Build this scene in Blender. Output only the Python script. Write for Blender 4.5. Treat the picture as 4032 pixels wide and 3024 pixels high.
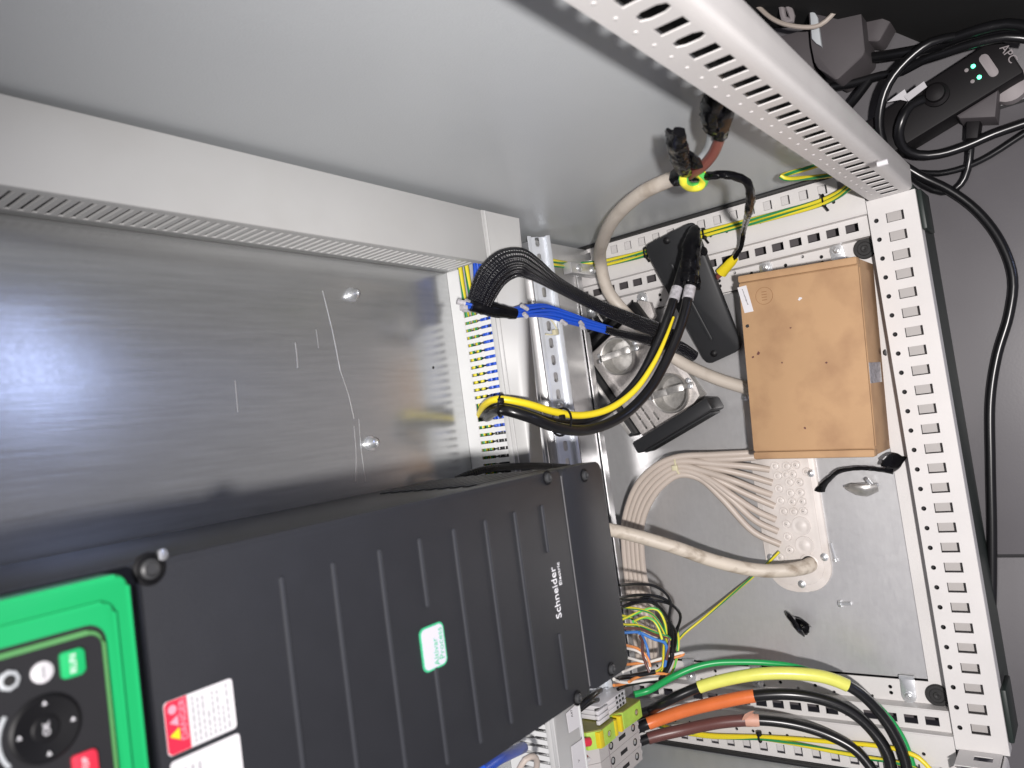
import bpy, bmesh, math, random
from mathutils import Vector, Matrix, Euler
random.seed(7)
S = 0.001                                   # all dimensions below are millimetres
# ------------------------------------------------------------------ camera
CAM = Vector((-204.28, -178.09, 1089.09))
AX_R = Vector((-0.13376851, -0.78483138, -0.60509973))
AX_D = Vector((-0.98933432, 0.14127835, 0.03546868))
AX_F = Vector((0.05765056, 0.60339053, -0.79535922))
FPX = 3021.43                               # focal length in pixels of the 4032 px wide photograph
scene = bpy.context.scene
for o in list(bpy.data.objects): bpy.data.objects.remove(o)
cam_data = bpy.data.cameras.new('camera'); cam = bpy.data.objects.new('camera', cam_data)
scene.collection.objects.link(cam); scene.camera = cam
cam_data.sensor_width = 36.0; cam_data.sensor_fit = 'HORIZONTAL'; cam_data.lens = FPX / 4032 * 36.0
cam_data.clip_start = 0.01; cam_data.clip_end = 100
m = Matrix.Identity(4)
for i in range(3):
    m[i][0] = AX_R[i]; m[i][1] = -AX_D[i]; m[i][2] = -AX_F[i]; m[i][3] = CAM[i] * S
cam.matrix_world = m
cam_data.dof.use_dof = True; cam_data.dof.focus_distance = 1.02; cam_data.dof.aperture_fstop = 7.5
# ------------------------------------------------------------------ world, lamps, exposure
world = bpy.data.worlds.new('World'); scene.world = world; world.use_nodes = True
bg = world.node_tree.nodes['Background']; bg.inputs[0].default_value = (0.89, 0.86, 1.0, 1); bg.inputs[1].default_value = 0.27
def area_lamp(name, loc, target, sx, sy, watts, col):
    l = bpy.data.lights.new(name, 'AREA'); l.shape = 'RECTANGLE'; l.size = sx * S; l.size_y = sy * S
    l.energy = watts; l.color = col
    o = bpy.data.objects.new(name, l); scene.collection.objects.link(o)
    o.location = Vector(loc) * S
    o.rotation_euler = (Vector(target) - Vector(loc)).to_track_quat('-Z', 'Y').to_euler()
    return o
def torch(name, loc, target, watts, cone, blend, radius, col_):
    l = bpy.data.lights.new(name, 'SPOT'); l.energy = watts; l.color = col_; l.spot_size = math.radians(cone); l.spot_blend = blend; l.shadow_soft_size = radius * S
    o = bpy.data.objects.new(name, l); scene.collection.objects.link(o); o.location = Vector(loc) * S
    o.rotation_euler = (Vector(target) - Vector(loc)).to_track_quat('-Z', 'Y').to_euler()
torch('hand_torch', (-320, -465, 1450), (-190, 160, 0), 120, 86, 1.0, 26, (1.0, 0.955, 0.935))
area_lamp('blue_reflection_lamp', (205, -1500, 75), (205, 0, 75), 215, 190, 2.0, (0.50, 0.60, 1.0))  # unseen lamp added for the bluish reflection in the mounting plate
vs = scene.view_settings
vs.view_transform = 'Standard'; vs.look = 'None'; vs.exposure = 0.0; vs.gamma = 1.0
scene.render.engine = 'CYCLES'
# ------------------------------------------------------------------ helpers
K = 4032 / 2212                             # measurements were taken on a 2212 px wide view of the photograph
def at(u, v, z=None, x=None, y=None, d=None):
    """point of the place seen at (u, v) that lies in the plane z=, x= or y= (mm)"""
    r = AX_R * ((u * K - 2016) / FPX) + AX_D * ((v * K - 1512) / FPX) + AX_F
    if d is not None: t = d
    elif x is not None: t = (x - CAM.x) / r.x
    elif y is not None: t = (y - CAM.y) / r.y
    else: t = (z - CAM.z) / r.z
    return CAM + r * t
def path(pts):
    """list of (u, v, z) or (u, v, 'x'|'y', value) or Vector -> points in mm"""
    out = []
    for p in pts:
        if isinstance(p, Vector): out.append(p)
        elif len(p) == 3: out.append(at(p[0], p[1], z=p[2]))
        else: out.append(at(p[0], p[1], **{p[2]: p[3]}))
    return out
def catmull(pts, step=6.0):
    if len(pts) < 3: 
        return pts
    P = [pts[0] * 2 - pts[1]] + list(pts) + [pts[-1] * 2 - pts[-2]]
    out = []
    for i in range(1, len(P) - 2):
        p0, p1, p2, p3 = P[i-1], P[i], P[i+1], P[i+2]
        t0 = 0.0; t1 = t0 + max(1e-3, (p1-p0).length) ** 0.5; t2 = t1 + max(1e-3, (p2-p1).length) ** 0.5; t3 = t2 + max(1e-3, (p3-p2).length) ** 0.5
        n = max(2, int((p2 - p1).length / step))
        for k in range(n):
            t = t1 + (t2 - t1) * k / n
            a1 = p0*((t1-t)/(t1-t0)) + p1*((t-t0)/(t1-t0)); a2 = p1*((t2-t)/(t2-t1)) + p2*((t-t1)/(t2-t1)); a3 = p2*((t3-t)/(t3-t2)) + p3*((t-t2)/(t3-t2))
            b1 = a1*((t2-t)/(t2-t0)) + a2*((t-t0)/(t2-t0)); b2 = a2*((t3-t)/(t3-t1)) + a3*((t-t1)/(t3-t1))
            out.append(b1*((t2-t)/(t2-t1)) + b2*((t-t1)/(t2-t1)))
    out.append(pts[-1])
    return out
col = scene.collection
def tag(o, label=None, cat=None, group=None, kind=None):
    if label: o['label'] = label
    if cat: o['category'] = cat
    if group: o['group'] = group
    if kind: o['kind'] = kind
    return o
def empty(name, loc, label=None, cat=None, group=None, kind=None):
    o = bpy.data.objects.new(name, None); col.objects.link(o); o.location = Vector(loc) * S
    o.empty_display_size = 0.02
    return tag(o, label, cat, group, kind)
def adopt(o, parent):
    o.parent = parent
    loc = parent.location if parent.type == 'EMPTY' else Vector((0, 0, 0))   # meshes carry world coordinates
    o.matrix_parent_inverse = Matrix.Translation(-loc)
def finish(me, angle=35):
    bm = bmesh.new(); bm.from_mesh(me)
    bmesh.ops.remove_doubles(bm, verts=bm.verts, dist=1e-6)
    for f in bm.faces: f.smooth = True
    ca = math.radians(angle)
    for e in bm.edges:
        e.smooth = not (len(e.link_faces) == 2 and e.calc_face_angle(0) > ca)
    bm.to_mesh(me); bm.free()
def link(name, me, material, parent=None):
    o = bpy.data.objects.new(name, me); col.objects.link(o)
    if material is not None: me.materials.append(material)
    if parent is not None: adopt(o, parent)
    return o
class MB:
    """collects solid shapes given in mm; build() links them as one mesh object"""
    def __init__(self): self.bm = bmesh.new(); self.uv = self.bm.loops.layers.uv.new('UVMap')
    def box(self, a, b, frame=None, bevel=0):
        t = bmesh.new()
        r = bmesh.ops.create_cube(t, size=1)
        a, b = Vector(a), Vector(b)
        for v in t.verts: v.co = Vector(((a.x+b.x)/2 + v.co.x*(b.x-a.x), (a.y+b.y)/2 + v.co.y*(b.y-a.y), (a.z+b.z)/2 + v.co.z*(b.z-a.z)))
        bmesh.ops.recalc_face_normals(t, faces=t.faces)
        if bevel: bmesh.ops.bevel(t, geom=list(t.edges), offset=bevel, segments=2, profile=0.5, affect='EDGES')
        self._merge(t, frame); return self
    def _merge(self, t, frame=None):
        if frame is not None:
            for v in t.verts: v.co = frame @ v.co
        mp = {}
        for v in t.verts: mp[v] = self.bm.verts.new(v.co * S)
        uvl = t.loops.layers.uv.active
        for f in t.faces:
            try: nf = self.bm.faces.new([mp[v] for v in f.verts])
            except ValueError: continue
            if uvl:
                for l0, l1 in zip(f.loops, nf.loops): l1[self.uv].uv = l0[uvl].uv
        t.free()
    def prism(self, poly, h0, h1, frame=None, bevel=0, top_scale=None):
        """closed 2-D outline extruded from h0 to h1 along local z"""
        t = bmesh.new()
        area = sum(poly[i][0]*poly[(i+1) % len(poly)][1] - poly[(i+1) % len(poly)][0]*poly[i][1] for i in range(len(poly)))
        if area < 0: poly = poly[::-1]
        lo = [t.verts.new((x, y, h0)) for x, y in poly]; hi = [t.verts.new((x, y, h1)) for x, y in poly]
        t.faces.new(lo[::-1]); top = t.faces.new(hi)
        n = len(poly)
        for i in range(n): t.faces.new((lo[i], lo[(i+1) % n], hi[(i+1) % n], hi[i]))
        if h1 < h0: bmesh.ops.reverse_faces(t, faces=t.faces)
        if bevel:
            bmesh.ops.bevel(t, geom=list(top.edges), offset=bevel, segments=2, profile=0.5, affect='EDGES')
        self._merge(t, frame); return self
    def tube(self, pts, rad, seg=12, step=6.0, smooth=True, flat=None, caps=True, wob=0.0, flatdir=None):
        pts = catmull(pts, step) if smooth else pts
        n = len(pts); t = bmesh.new(); uvl = t.loops.layers.uv.new('UVMap')
        L = [0.0]
        for i in range(1, n): L.append(L[-1] + (pts[i] - pts[i-1]).length)
        tot = max(L[-1], 1e-6)
        def R(s):
            if isinstance(rad, (int, float)): return rad
            x = s / tot * (len(rad) - 1); i = min(int(x), len(rad) - 2); f = x - i
            return rad[i] * (1-f) + rad[i+1] * f
        rings = []; nrm = None
        for i in range(n):
            d = (pts[min(i+1, n-1)] - pts[max(i-1, 0)]).normalized()
            if nrm is None:
                nrm = d.orthogonal().normalized() if flatdir is None or flatdir == 'view' else (flatdir - d * flatdir.dot(d)).normalized()
            nrm = (nrm - d * nrm.dot(d)).normalized()
            if flatdir == 'view': nrm = d.cross(AX_F).normalized()      # ribbon seen flat on from the cabinet door
            elif flatdir is not None: 
                q = flatdir - d * flatdir.dot(d)
                if q.length > 0.2: nrm = q.normalized()
            b = d.cross(nrm); r = R(L[i]); ring = []
            for k in range(seg):
                a = 2 * math.pi * k / seg
                w = 1 + (random.uniform(-wob, wob) if wob else 0)
                fx = flat if flat else 1.0
                ring.append(t.verts.new(pts[i] + (nrm * math.cos(a) / fx + b * math.sin(a) * fx) * r * w))
            rings.append(ring)
        for i in range(n - 1):
            for k in range(seg):
                f = t.faces.new((rings[i][k], rings[i][(k+1) % seg], rings[i+1][(k+1) % seg], rings[i+1][k]))
                uvs = ((L[i], k), (L[i], k+1), (L[i+1], k+1), (L[i+1], k))
                for l, (uu, vv) in zip(f.loops, uvs): l[uvl].uv = (uu * S, vv / seg)
        if caps: t.faces.new(rings[0][::-1]); t.faces.new(rings[-1])
        self._merge(t); return self
    def cyl(self, p0, p1, r0, r1=None, seg=20, bevel=0):
        p0, p1 = Vector(p0), Vector(p1); d = (p1 - p0)
        poly = [(r0*math.cos(2*math.pi*k/seg), r0*math.sin(2*math.pi*k/seg)) for k in range(seg)]
        q = d.to_track_quat('Z', 'Y').to_matrix().to_4x4()
        fr = Matrix.Translation(p0) @ q
        if r1 is None or r1 == r0: return self.prism(poly, 0, d.length, fr, bevel)
        t = bmesh.new()
        lo = [t.verts.new((x, y, 0)) for x, y in poly]; hi = [t.verts.new((x*r1/r0, y*r1/r0, d.length)) for x, y in poly]
        t.faces.new(lo[::-1]); t.faces.new(hi)
        for i in range(seg): t.faces.new((lo[i], lo[(i+1) % seg], hi[(i+1) % seg], hi[i]))
        self._merge(t, fr); return self
    def lathe(self, prof, frame, seg=24):
        """prof: list of (radius, height) turned about local z"""
        t = bmesh.new(); rings = []
        for r, h in prof: rings.append([t.verts.new((max(r, 0.01)*math.cos(2*math.pi*k/seg), max(r, 0.01)*math.sin(2*math.pi*k/seg), h)) for k in range(seg)])
        for i in range(len(rings)-1):
            for k in range(seg): t.faces.new((rings[i][k], rings[i][(k+1) % seg], rings[i+1][(k+1) % seg], rings[i+1][k]))
        t.faces.new(rings[0][::-1]); t.faces.new(rings[-1])
        bmesh.ops.recalc_face_normals(t, faces=t.faces)
        self._merge(t, frame); return self
    def strip(self, rows):
        """open or closed sheet from rows of points (mm)"""
        t = bmesh.new(); g = [[t.verts.new(p) for p in r] for r in rows]
        for i in range(len(g)-1):
            for k in range(len(g[0])-1): t.faces.new((g[i][k], g[i][k+1], g[i+1][k+1], g[i+1][k]))
        self._merge(t); return self
    def build(self, name, material, parent=None, angle=35):
        me = bpy.data.meshes.new(name); self.bm.to_mesh(me); self.bm.free(); finish(me, angle)
        return link(name, me, material, parent)
def frame(o, ex, ey):
    ex = Vector(ex).normalized(); ey = Vector(ey); ey = (ey - ex * ey.dot(ex)).normalized(); ez = ex.cross(ey)
    M = Matrix.Identity(4)
    for i in range(3): M[i][0] = ex[i]; M[i][1] = ey[i]; M[i][2] = ez[i]; M[i][3] = o[i]
    return M
def rect(x0, y0, x1, y1): return [(x0, y0), (x1, y0), (x1, y1), (x0, y1)]
def rrect(x0, y0, x1, y1, r, n=5):
    out = []
    for cx, cy, a0 in ((x1-r, y1-r, 0), (x0+r, y1-r, 90), (x0+r, y0+r, 180), (x1-r, y0+r, 270)):
        for k in range(n+1):
            a = math.radians(a0 + 90*k/n); out.append((cx + r*math.cos(a), cy + r*math.sin(a)))
    return out
def disc(cx, cy, r, n=12): return [(cx + r*math.cos(2*math.pi*k/n), cy + r*math.sin(2*math.pi*k/n)) for k in range(n)]
def sheet(outer, holes, thick, fr, bevel=0.0):
    """mesh of a flat sheet with real holes; outer face at local z=0, thickness towards -z"""
    cu = bpy.data.curves.new('sheet', 'CURVE'); cu.dimensions = '2D'; cu.fill_mode = 'BOTH'; cu.extrude = thick/2*S
    if bevel: cu.bevel_depth = bevel*S; cu.bevel_resolution = 1
    for poly in [outer] + holes:
        sp = cu.splines.new('POLY'); sp.points.add(len(poly)-1); sp.use_cyclic_u = True
        for p, (x, y) in zip(sp.points, poly): p.co = (x*S, y*S, 0, 1)
    o = bpy.data.objects.new('sheet', cu); col.objects.link(o)
    dg = bpy.context.evaluated_depsgraph_get()
    me = bpy.data.meshes.new_from_object(o.evaluated_get(dg))
    bpy.data.objects.remove(o); bpy.data.curves.remove(cu)
    F = fr.copy(); F.translation = F.translation * S
    me.transform(F @ Matrix.Translation((0, 0, -thick/2*S)))
    finish(me); return me
def join(name, meshes, material, parent=None):
    bm = bmesh.new()
    for x in meshes: bm.from_mesh(x); bpy.data.meshes.remove(x)
    me = bpy.data.meshes.new(name); bm.to_mesh(me); bm.free(); finish(me)
    return link(name, me, material, parent)
def text(s, size, fr, material, parent, name='lettering', depth=0.15, align='CENTER', sx=1.0, shear=0):
    cu = bpy.data.curves.new('t', 'FONT'); cu.body = s; cu.size = size*S; cu.align_x = align; cu.align_y = 'CENTER'; cu.extrude = depth*S; cu.shear = shear
    cu.resolution_u = 3
    o = bpy.data.objects.new('t', cu); col.objects.link(o)
    dg = bpy.context.evaluated_depsgraph_get(); me = bpy.data.meshes.new_from_object(o.evaluated_get(dg))
    bpy.data.objects.remove(o); bpy.data.curves.remove(cu)
    F = fr.copy(); F.translation = F.translation * S
    me.transform(F @ Matrix.Diagonal((sx, 1, 1, 1)))
    me.materials.clear()
    return link(name, me, material, parent)
# ------------------------------------------------------------------ materials
def mat(name, base, rough=0.5, metal=0.0, var=0.0, vscale=30, bump=0.0, bscale=400, spec=0.5, stretch=None, dirt=0.0, dscale=25, dcol=(0.1, 0.08, 0.06), dlo=0.52, rvar=0.0, emit=None, trans=0.0, coat=0.0, aniso=0.0):
    m = bpy.data.materials.new(name); m.use_nodes = True; nt = m.node_tree; N = nt.nodes; Lk = nt.links
    p = N['Principled BSDF']
    p.inputs['Base Color'].default_value = (*base, 1); p.inputs['Roughness'].default_value = rough; p.inputs['Metallic'].default_value = metal
    p.inputs['Specular IOR Level'].default_value = spec; p.inputs['Transmission Weight'].default_value = trans; p.inputs['Coat Weight'].default_value = coat
    if aniso: p.inputs['Anisotropic'].default_value = aniso
    tc = N.new('ShaderNodeTexCoord'); mp = N.new('ShaderNodeMapping'); Lk.new(tc.outputs['Object'], mp.inputs[0])
    if stretch: mp.inputs['Scale'].default_value = stretch
    last = None
    def noise(scale, detail=4.0):
        n = N.new('ShaderNodeTexNoise'); n.inputs['Scale'].default_value = scale; n.inputs['Detail'].default_value = detail; Lk.new(mp.outputs[0], n.inputs['Vector']); return n
    if var or rvar:
        n = noise(vscale)
    if var:
        r = N.new('ShaderNodeMapRange'); Lk.new(n.outputs['Fac'], r.inputs['Value']); r.inputs['From Min'].default_value = 0.3; r.inputs['From Max'].default_value = 0.7
        r.inputs['To Min'].default_value = 1 - var; r.inputs['To Max'].default_value = 1 + var
        mx = N.new('ShaderNodeMix'); mx.data_type = 'RGBA'; mx.blend_type = 'MULTIPLY'; mx.inputs['Factor'].default_value = 1
        mx.inputs['A'].default_value = (*base, 1); Lk.new(r.outputs[0], mx.inputs['B']); last = mx.outputs['Result']
    if dirt:
        n2 = noise(dscale, 6.0); r2 = N.new('ShaderNodeMapRange'); Lk.new(n2.outputs['Fac'], r2.inputs['Value']); r2.inputs['From Min'].default_value = dlo; r2.inputs['From Max'].default_value = dlo + 0.2; r2.inputs['To Max'].default_value = dirt
        m2 = N.new('ShaderNodeMix'); m2.data_type = 'RGBA'; Lk.new(r2.outputs[0], m2.inputs['Factor'])
        if last: Lk.new(last, m2.inputs['A'])
        else: m2.inputs['A'].default_value = (*base, 1)
        m2.inputs['B'].default_value = (*dcol, 1); last = m2.outputs['Result']
    if last: Lk.new(last, p.inputs['Base Color'])
    if rvar:
        r3 = N.new('ShaderNodeMapRange'); Lk.new(n.outputs['Fac'], r3.inputs['Value']); r3.inputs['From Min'].default_value = 0.3; r3.inputs['From Max'].default_value = 0.7
        r3.inputs['To Min'].default_value = max(0.02, rough - rvar); r3.inputs['To Max'].default_value = rough + rvar; Lk.new(r3.outputs[0], p.inputs['Roughness'])
    if bump:
        n3 = noise(bscale, 2.0); b = N.new('ShaderNodeBump'); b.inputs['Strength'].default_value = bump; b.inputs['Distance'].default_value = 0.0006; Lk.new(n3.outputs['Fac'], b.inputs['Height']); Lk.new(b.outputs[0], p.inputs['Normal'])
    if emit: p.inputs['Emission Color'].default_value = (*emit[:3], 1); p.inputs['Emission Strength'].default_value = emit[3]
    return m
def striped(name, base, stripe, frac=0.35, twist=3.0, rough=0.42):
    """two-colour insulation: the stripe follows the tube's own length and turn"""
    m = mat(name, base, rough); nt = m.node_tree; N = nt.nodes; Lk = nt.links; p = N['Principled BSDF']
    uv = N.new('ShaderNodeUVMap'); sp = N.new('ShaderNodeSeparateXYZ'); Lk.new(uv.outputs[0], sp.inputs[0])
    a = N.new('ShaderNodeMath'); a.operation = 'MULTIPLY_ADD'; a.inputs[1].default_value = twist; Lk.new(sp.outputs[0], a.inputs[0]); Lk.new(sp.outputs[1], a.inputs[2])
    f = N.new('ShaderNodeMath'); f.operation = 'FRACT'; Lk.new(a.outputs[0], f.inputs[0])
    a2 = N.new('ShaderNodeMath'); a2.operation = 'MULTIPLY'; a2.inputs[1].default_value = 2.0; Lk.new(f.outputs[0], a2.inputs[0])
    f2 = N.new('ShaderNodeMath'); f2.operation = 'FRACT'; Lk.new(a2.outputs[0], f2.inputs[0])
    c = N.new('ShaderNodeMath'); c.operation = 'LESS_THAN'; c.inputs[1].default_value = frac; Lk.new(f2.outputs[0], c.inputs[0])
    mx = N.new('ShaderNodeMix'); mx.data_type = 'RGBA'; Lk.new(c.outputs[0], mx.inputs['Factor']); mx.inputs['A'].default_value = (*base, 1); mx.inputs['B'].default_value = (*stripe, 1)
    Lk.new(mx.outputs['Result'], p.inputs['Base Color'])
    return m
def braid(name, base, rough=0.35, su=170.0, sv=9.0):
    m = mat(name, base, rough); nt = m.node_tree; N = nt.nodes; Lk = nt.links; p = N['Principled BSDF']
    uv = N.new('ShaderNodeUVMap'); sp = N.new('ShaderNodeSeparateXYZ'); Lk.new(uv.outputs[0], sp.inputs[0])
    def wave(sign):
        v = N.new('ShaderNodeMath'); v.operation = 'MULTIPLY'; v.inputs[1].default_value = sign * sv * 2 * math.pi; Lk.new(sp.outputs[1], v.inputs[0])
        u = N.new('ShaderNodeMath'); u.operation = 'MULTIPLY_ADD'; u.inputs[1].default_value = su * 2 * math.pi; Lk.new(sp.outputs[0], u.inputs[0]); Lk.new(v.outputs[0], u.inputs[2])
        s = N.new('ShaderNodeMath'); s.operation = 'SINE'; Lk.new(u.outputs[0], s.inputs[0]); return s
    a, b = wave(1), wave(-1); mul = N.new('ShaderNodeMath'); mul.operation = 'MULTIPLY'; Lk.new(a.outputs[0], mul.inputs[0]); Lk.new(b.outputs[0], mul.inputs[1])
    bp = N.new('ShaderNodeBump'); bp.inputs['Strength'].default_value = 1.0; bp.inputs['Distance'].default_value = 0.0012; Lk.new(mul.outputs[0], bp.inputs['Height']); Lk.new(bp.outputs[0], p.inputs['Normal'])
    return m
def galvanised(name, base=(0.56, 0.57, 0.58), rough=0.3, spangle=0.07, streak=0.05, sscale=90, stretch=(1, 1, 0.06), blot=0.03, tint=0.06, grain=0.24, metal=0.9):
    m = bpy.data.materials.new(name); m.use_nodes = True; nt = m.node_tree; N = nt.nodes; Lk = nt.links; p = N['Principled BSDF']
    p.inputs['Metallic'].default_value = metal
    tc = N.new('ShaderNodeTexCoord'); mp = N.new('ShaderNodeMapping'); mp.inputs['Scale'].default_value = stretch; Lk.new(tc.outputs['Object'], mp.inputs[0])
    n1 = N.new('ShaderNodeTexNoise'); n1.inputs['Scale'].default_value = 260; n1.inputs['Detail'].default_value = 5; Lk.new(mp.outputs[0], n1.inputs['Vector'])
    n2 = N.new('ShaderNodeTexNoise'); n2.inputs['Scale'].default_value = 9; n2.inputs['Detail'].default_value = 6; Lk.new(tc.outputs['Object'], n2.inputs['Vector'])
    vo = N.new('ShaderNodeTexVoronoi'); vo.inputs['Scale'].default_value = sscale; Lk.new(tc.outputs['Object'], vo.inputs['Vector'])
    sx = N.new('ShaderNodeSeparateColor'); Lk.new(vo.outputs['Color'], sx.inputs[0])
    def madd(src, k, c):
        x = N.new('ShaderNodeMath'); x.operation = 'MULTIPLY_ADD'; x.inputs[1].default_value = k; Lk.new(src, x.inputs[0])
        if isinstance(c, (int, float)): x.inputs[2].default_value = c
        else: Lk.new(c, x.inputs[2])
        return x.outputs[0]
    r = madd(sx.outputs[0], spangle, rough - spangle/2); r = madd(n1.outputs['Fac'], streak*2, r); r = madd(n2.outputs['Fac'], blot, r)
    sub = N.new('ShaderNodeMath'); sub.operation = 'SUBTRACT'; Lk.new(r, sub.inputs[0]); sub.inputs[1].default_value = streak + blot/2; sub.use_clamp = True
    Lk.new(sub.outputs[0], p.inputs['Roughness'])
    t = madd(sx.outputs[1], tint, 1 - tint/2); t2 = madd(n1.outputs['Fac'], grain, -grain/2); ad = N.new('ShaderNodeMath'); Lk.new(t, ad.inputs[0]); Lk.new(t2, ad.inputs[1])
    mx = N.new('ShaderNodeMix'); mx.data_type = 'RGBA'; mx.blend_type = 'MULTIPLY'; mx.inputs['Factor'].default_value = 1; mx.inputs['A'].default_value = (*base, 1); Lk.new(ad.outputs[0], mx.inputs['B'])
    Lk.new(mx.outputs['Result'], p.inputs['Base Color'])
    bp = N.new('ShaderNodeBump'); bp.inputs['Strength'].default_value = 0.10; bp.inputs['Distance'].default_value = 0.0004; Lk.new(n1.outputs['Fac'], bp.inputs['Height']); Lk.new(bp.outputs[0], p.inputs['Normal'])
    return m
M = {}
M['paint'] = mat('light_grey_powder_coat', (0.60, 0.585, 0.575), 0.42, bump=0.25, bscale=900, var=0.03, vscale=14, rvar=0.05)
M['panel'] = mat('side_panel_powder_coat', (0.485, 0.51, 0.525), 0.34, bump=0.35, bscale=700, var=0.02, vscale=6, rvar=0.04)
M['duct'] = mat('grey_pvc', (0.50, 0.505, 0.50), 0.45, var=0.03, vscale=10, dirt=0.12, dscale=14, dcol=(0.35, 0.33, 0.30))
M['duct_white'] = mat('pale_pvc', (0.62, 0.63, 0.63), 0.45, var=0.02)
M['plate'] = galvanised('mounting_plate_zinc', (0.50, 0.51, 0.51), 0.23, 0.02, 0.035, sscale=300, tint=0.02, grain=0.3, metal=0.74)
M['zinc'] = galvanised('floor_plate_zinc', (0.60, 0.60, 0.605), 0.36, 0.03, 0.02, sscale=160, stretch=(0.25, 1, 1), tint=0.03, grain=0.10, metal=0.62, blot=0.12)
M['steel'] = mat('bright_zinc_steel', (0.78, 0.80, 0.82), 0.32, 0.85, var=0.08, vscale=120)
M['clamp'] = mat('dull_zinc_clamp', (0.52, 0.51, 0.49), 0.42, 0.8, var=0.15, vscale=150)
M['cast'] = mat('grained_zinc_plate', (0.60, 0.57, 0.55), 0.5, 0.6, var=0.14, vscale=420, bump=0.3, bscale=600)
M['charcoal'] = mat('charcoal_plastic', (0.019, 0.020, 0.024), 0.46, var=0.05, vscale=40, bump=0.3, bscale=1500)
M['charcoal_side'] = mat('charcoal_gloss_plastic', (0.040, 0.040, 0.042), 0.42, spec=0.35, var=0.05)
M['rib'] = mat('charcoal_rib_plastic', (0.032, 0.034, 0.040), 0.4)
M['green'] = mat('green_plastic', (0.012, 0.40, 0.125), 0.38)
M['green_trim'] = mat('pale_green_trim', (0.10, 0.30, 0.10), 0.4)
M['keypad'] = mat('keypad_black', (0.014, 0.014, 0.016), 0.5, var=0.05)
M['black'] = mat('black_plastic', (0.005, 0.005, 0.006), 0.5, spec=0.3)
M['tape'] = mat('black_pvc_tape', (0.004, 0.004, 0.005), 0.2, spec=0.2, bump=0.2, bscale=160, rvar=0.06, vscale=90)
M['blackcable'] = mat('black_cable_sheath', (0.007, 0.007, 0.008), 0.28, var=0.15, vscale=30)
M['rubber'] = mat('black_rubber', (0.014, 0.014, 0.014), 0.6)
M['braid'] = braid('black_braided_sleeve', (0.005, 0.005, 0.008), 0.25)
M['beige'] = mat('beige_grey_cable', (0.50, 0.45, 0.39), 0.48, var=0.06, vscale=18, dirt=0.55, dscale=38, dcol=(0.27, 0.22, 0.17))
M['greycable'] = mat('light_grey_cable', (0.46, 0.40, 0.35), 0.45, var=0.05, vscale=18, dirt=0.25, dscale=30, dcol=(0.34, 0.29, 0.24))
M['dirtycable'] = mat('stained_beige_cable', (0.56, 0.50, 0.42), 0.5, var=0.08, vscale=20, dirt=0.8, dscale=70, dcol=(0.20, 0.15, 0.10), stretch=(1.0, 0.35, 1.0))
M['gy'] = striped('green_yellow_insulation', (0.68, 0.58, 0.03), (0.02, 0.22, 0.07), 0.42)
M['gybright'] = striped('bright_green_yellow_insulation', (0.70, 0.65, 0.05), (0.10, 0.50, 0.10), 0.45, 6.0)
M['yellow'] = mat('yellow_insulation', (0.75, 0.60, 0.02), 0.38)
M['sleeve_yellow'] = mat('yellow_heat_shrink', (0.70, 0.70, 0.14), 0.32, var=0.05, vscale=40, bump=0.3, bscale=120)
M['orange'] = mat('orange_heat_shrink', (0.66, 0.16, 0.045), 0.34, var=0.06, vscale=30, bump=0.3, bscale=120)
M['orangewire'] = mat('orange_insulation', (0.70, 0.26, 0.08), 0.4)
M['brown'] = mat('brown_insulation', (0.115, 0.045, 0.04), 0.36, var=0.06, vscale=30)
M['redbrown'] = mat('red_brown_insulation', (0.22, 0.07, 0.055), 0.38, var=0.05)
M['copper'] = mat('frayed_copper_tape', (0.55, 0.30, 0.22), 0.5)
M['greenwire'] = mat('green_insulation', (0.01, 0.30, 0.075), 0.36)
M['blue'] = mat('blue_insulation', (0.012, 0.075, 0.50), 0.36)
M['lightblue'] = mat('light_blue_insulation', (0.06, 0.20, 0.55), 0.4)
M['white'] = mat('white_insulation', (0.72, 0.70, 0.66), 0.4)
M['greyins'] = mat('pale_grey_insulation', (0.52, 0.55, 0.57), 0.38)
M['darkinside'] = mat('dark_inside', (0.012, 0.012, 0.014), 0.7)  # near-black fill stands in for shade in holes, slots and gaps
M['card'] = mat('brown_cardboard', (0.42, 0.26, 0.138), 0.8, var=0.05, vscale=12, dirt=0.55, dscale=17, dcol=(0.27, 0.15, 0.08), dlo=0.47, bump=0.15, bscale=500)
M['label'] = mat('white_label', (0.62, 0.61, 0.63), 0.4)
M['ink'] = mat('black_ink', (0.02, 0.02, 0.02), 0.5)
M['greyink'] = mat('grey_ink', (0.30, 0.30, 0.32), 0.5)
M['red'] = mat('red_print', (0.66, 0.025, 0.06), 0.4)
M['redplastic'] = mat('red_plastic', (0.62, 0.03, 0.06), 0.4)
M['white_print'] = mat('white_print', (0.75, 0.75, 0.78), 0.45)
M['pink'] = mat('pale_pink_print', (0.75, 0.30, 0.38), 0.45)
M['yellow_print'] = mat('yellow_print', (0.75, 0.60, 0.02), 0.45)
M['green_print'] = mat('green_print', (0.05, 0.40, 0.20), 0.45)
M['lavender'] = mat('pale_badge', (0.55, 0.54, 0.63), 0.35)
M['gland'] = mat('translucent_white_plastic', (0.62, 0.58, 0.55), 0.42, var=0.06, vscale=40, dirt=0.35, dscale=22, dcol=(0.42, 0.36, 0.31))
M['terminal'] = mat('grey_terminal_plastic', (0.44, 0.42, 0.41), 0.42, var=0.03)
M['pe'] = striped('pe_terminal_plastic', (0.58, 0.62, 0.03), (0.25, 0.55, 0.12), 0.5, 0)
M['pe_green'] = mat('pe_terminal_green', (0.36, 0.55, 0.08), 0.4, var=0.15, vscale=60)
M['pe_yellow'] = mat('pe_terminal_yellow', (0.66, 0.52, 0.02), 0.4)
M['olive'] = mat('pe_terminal_olive', (0.22, 0.21, 0.04), 0.45)
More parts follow.
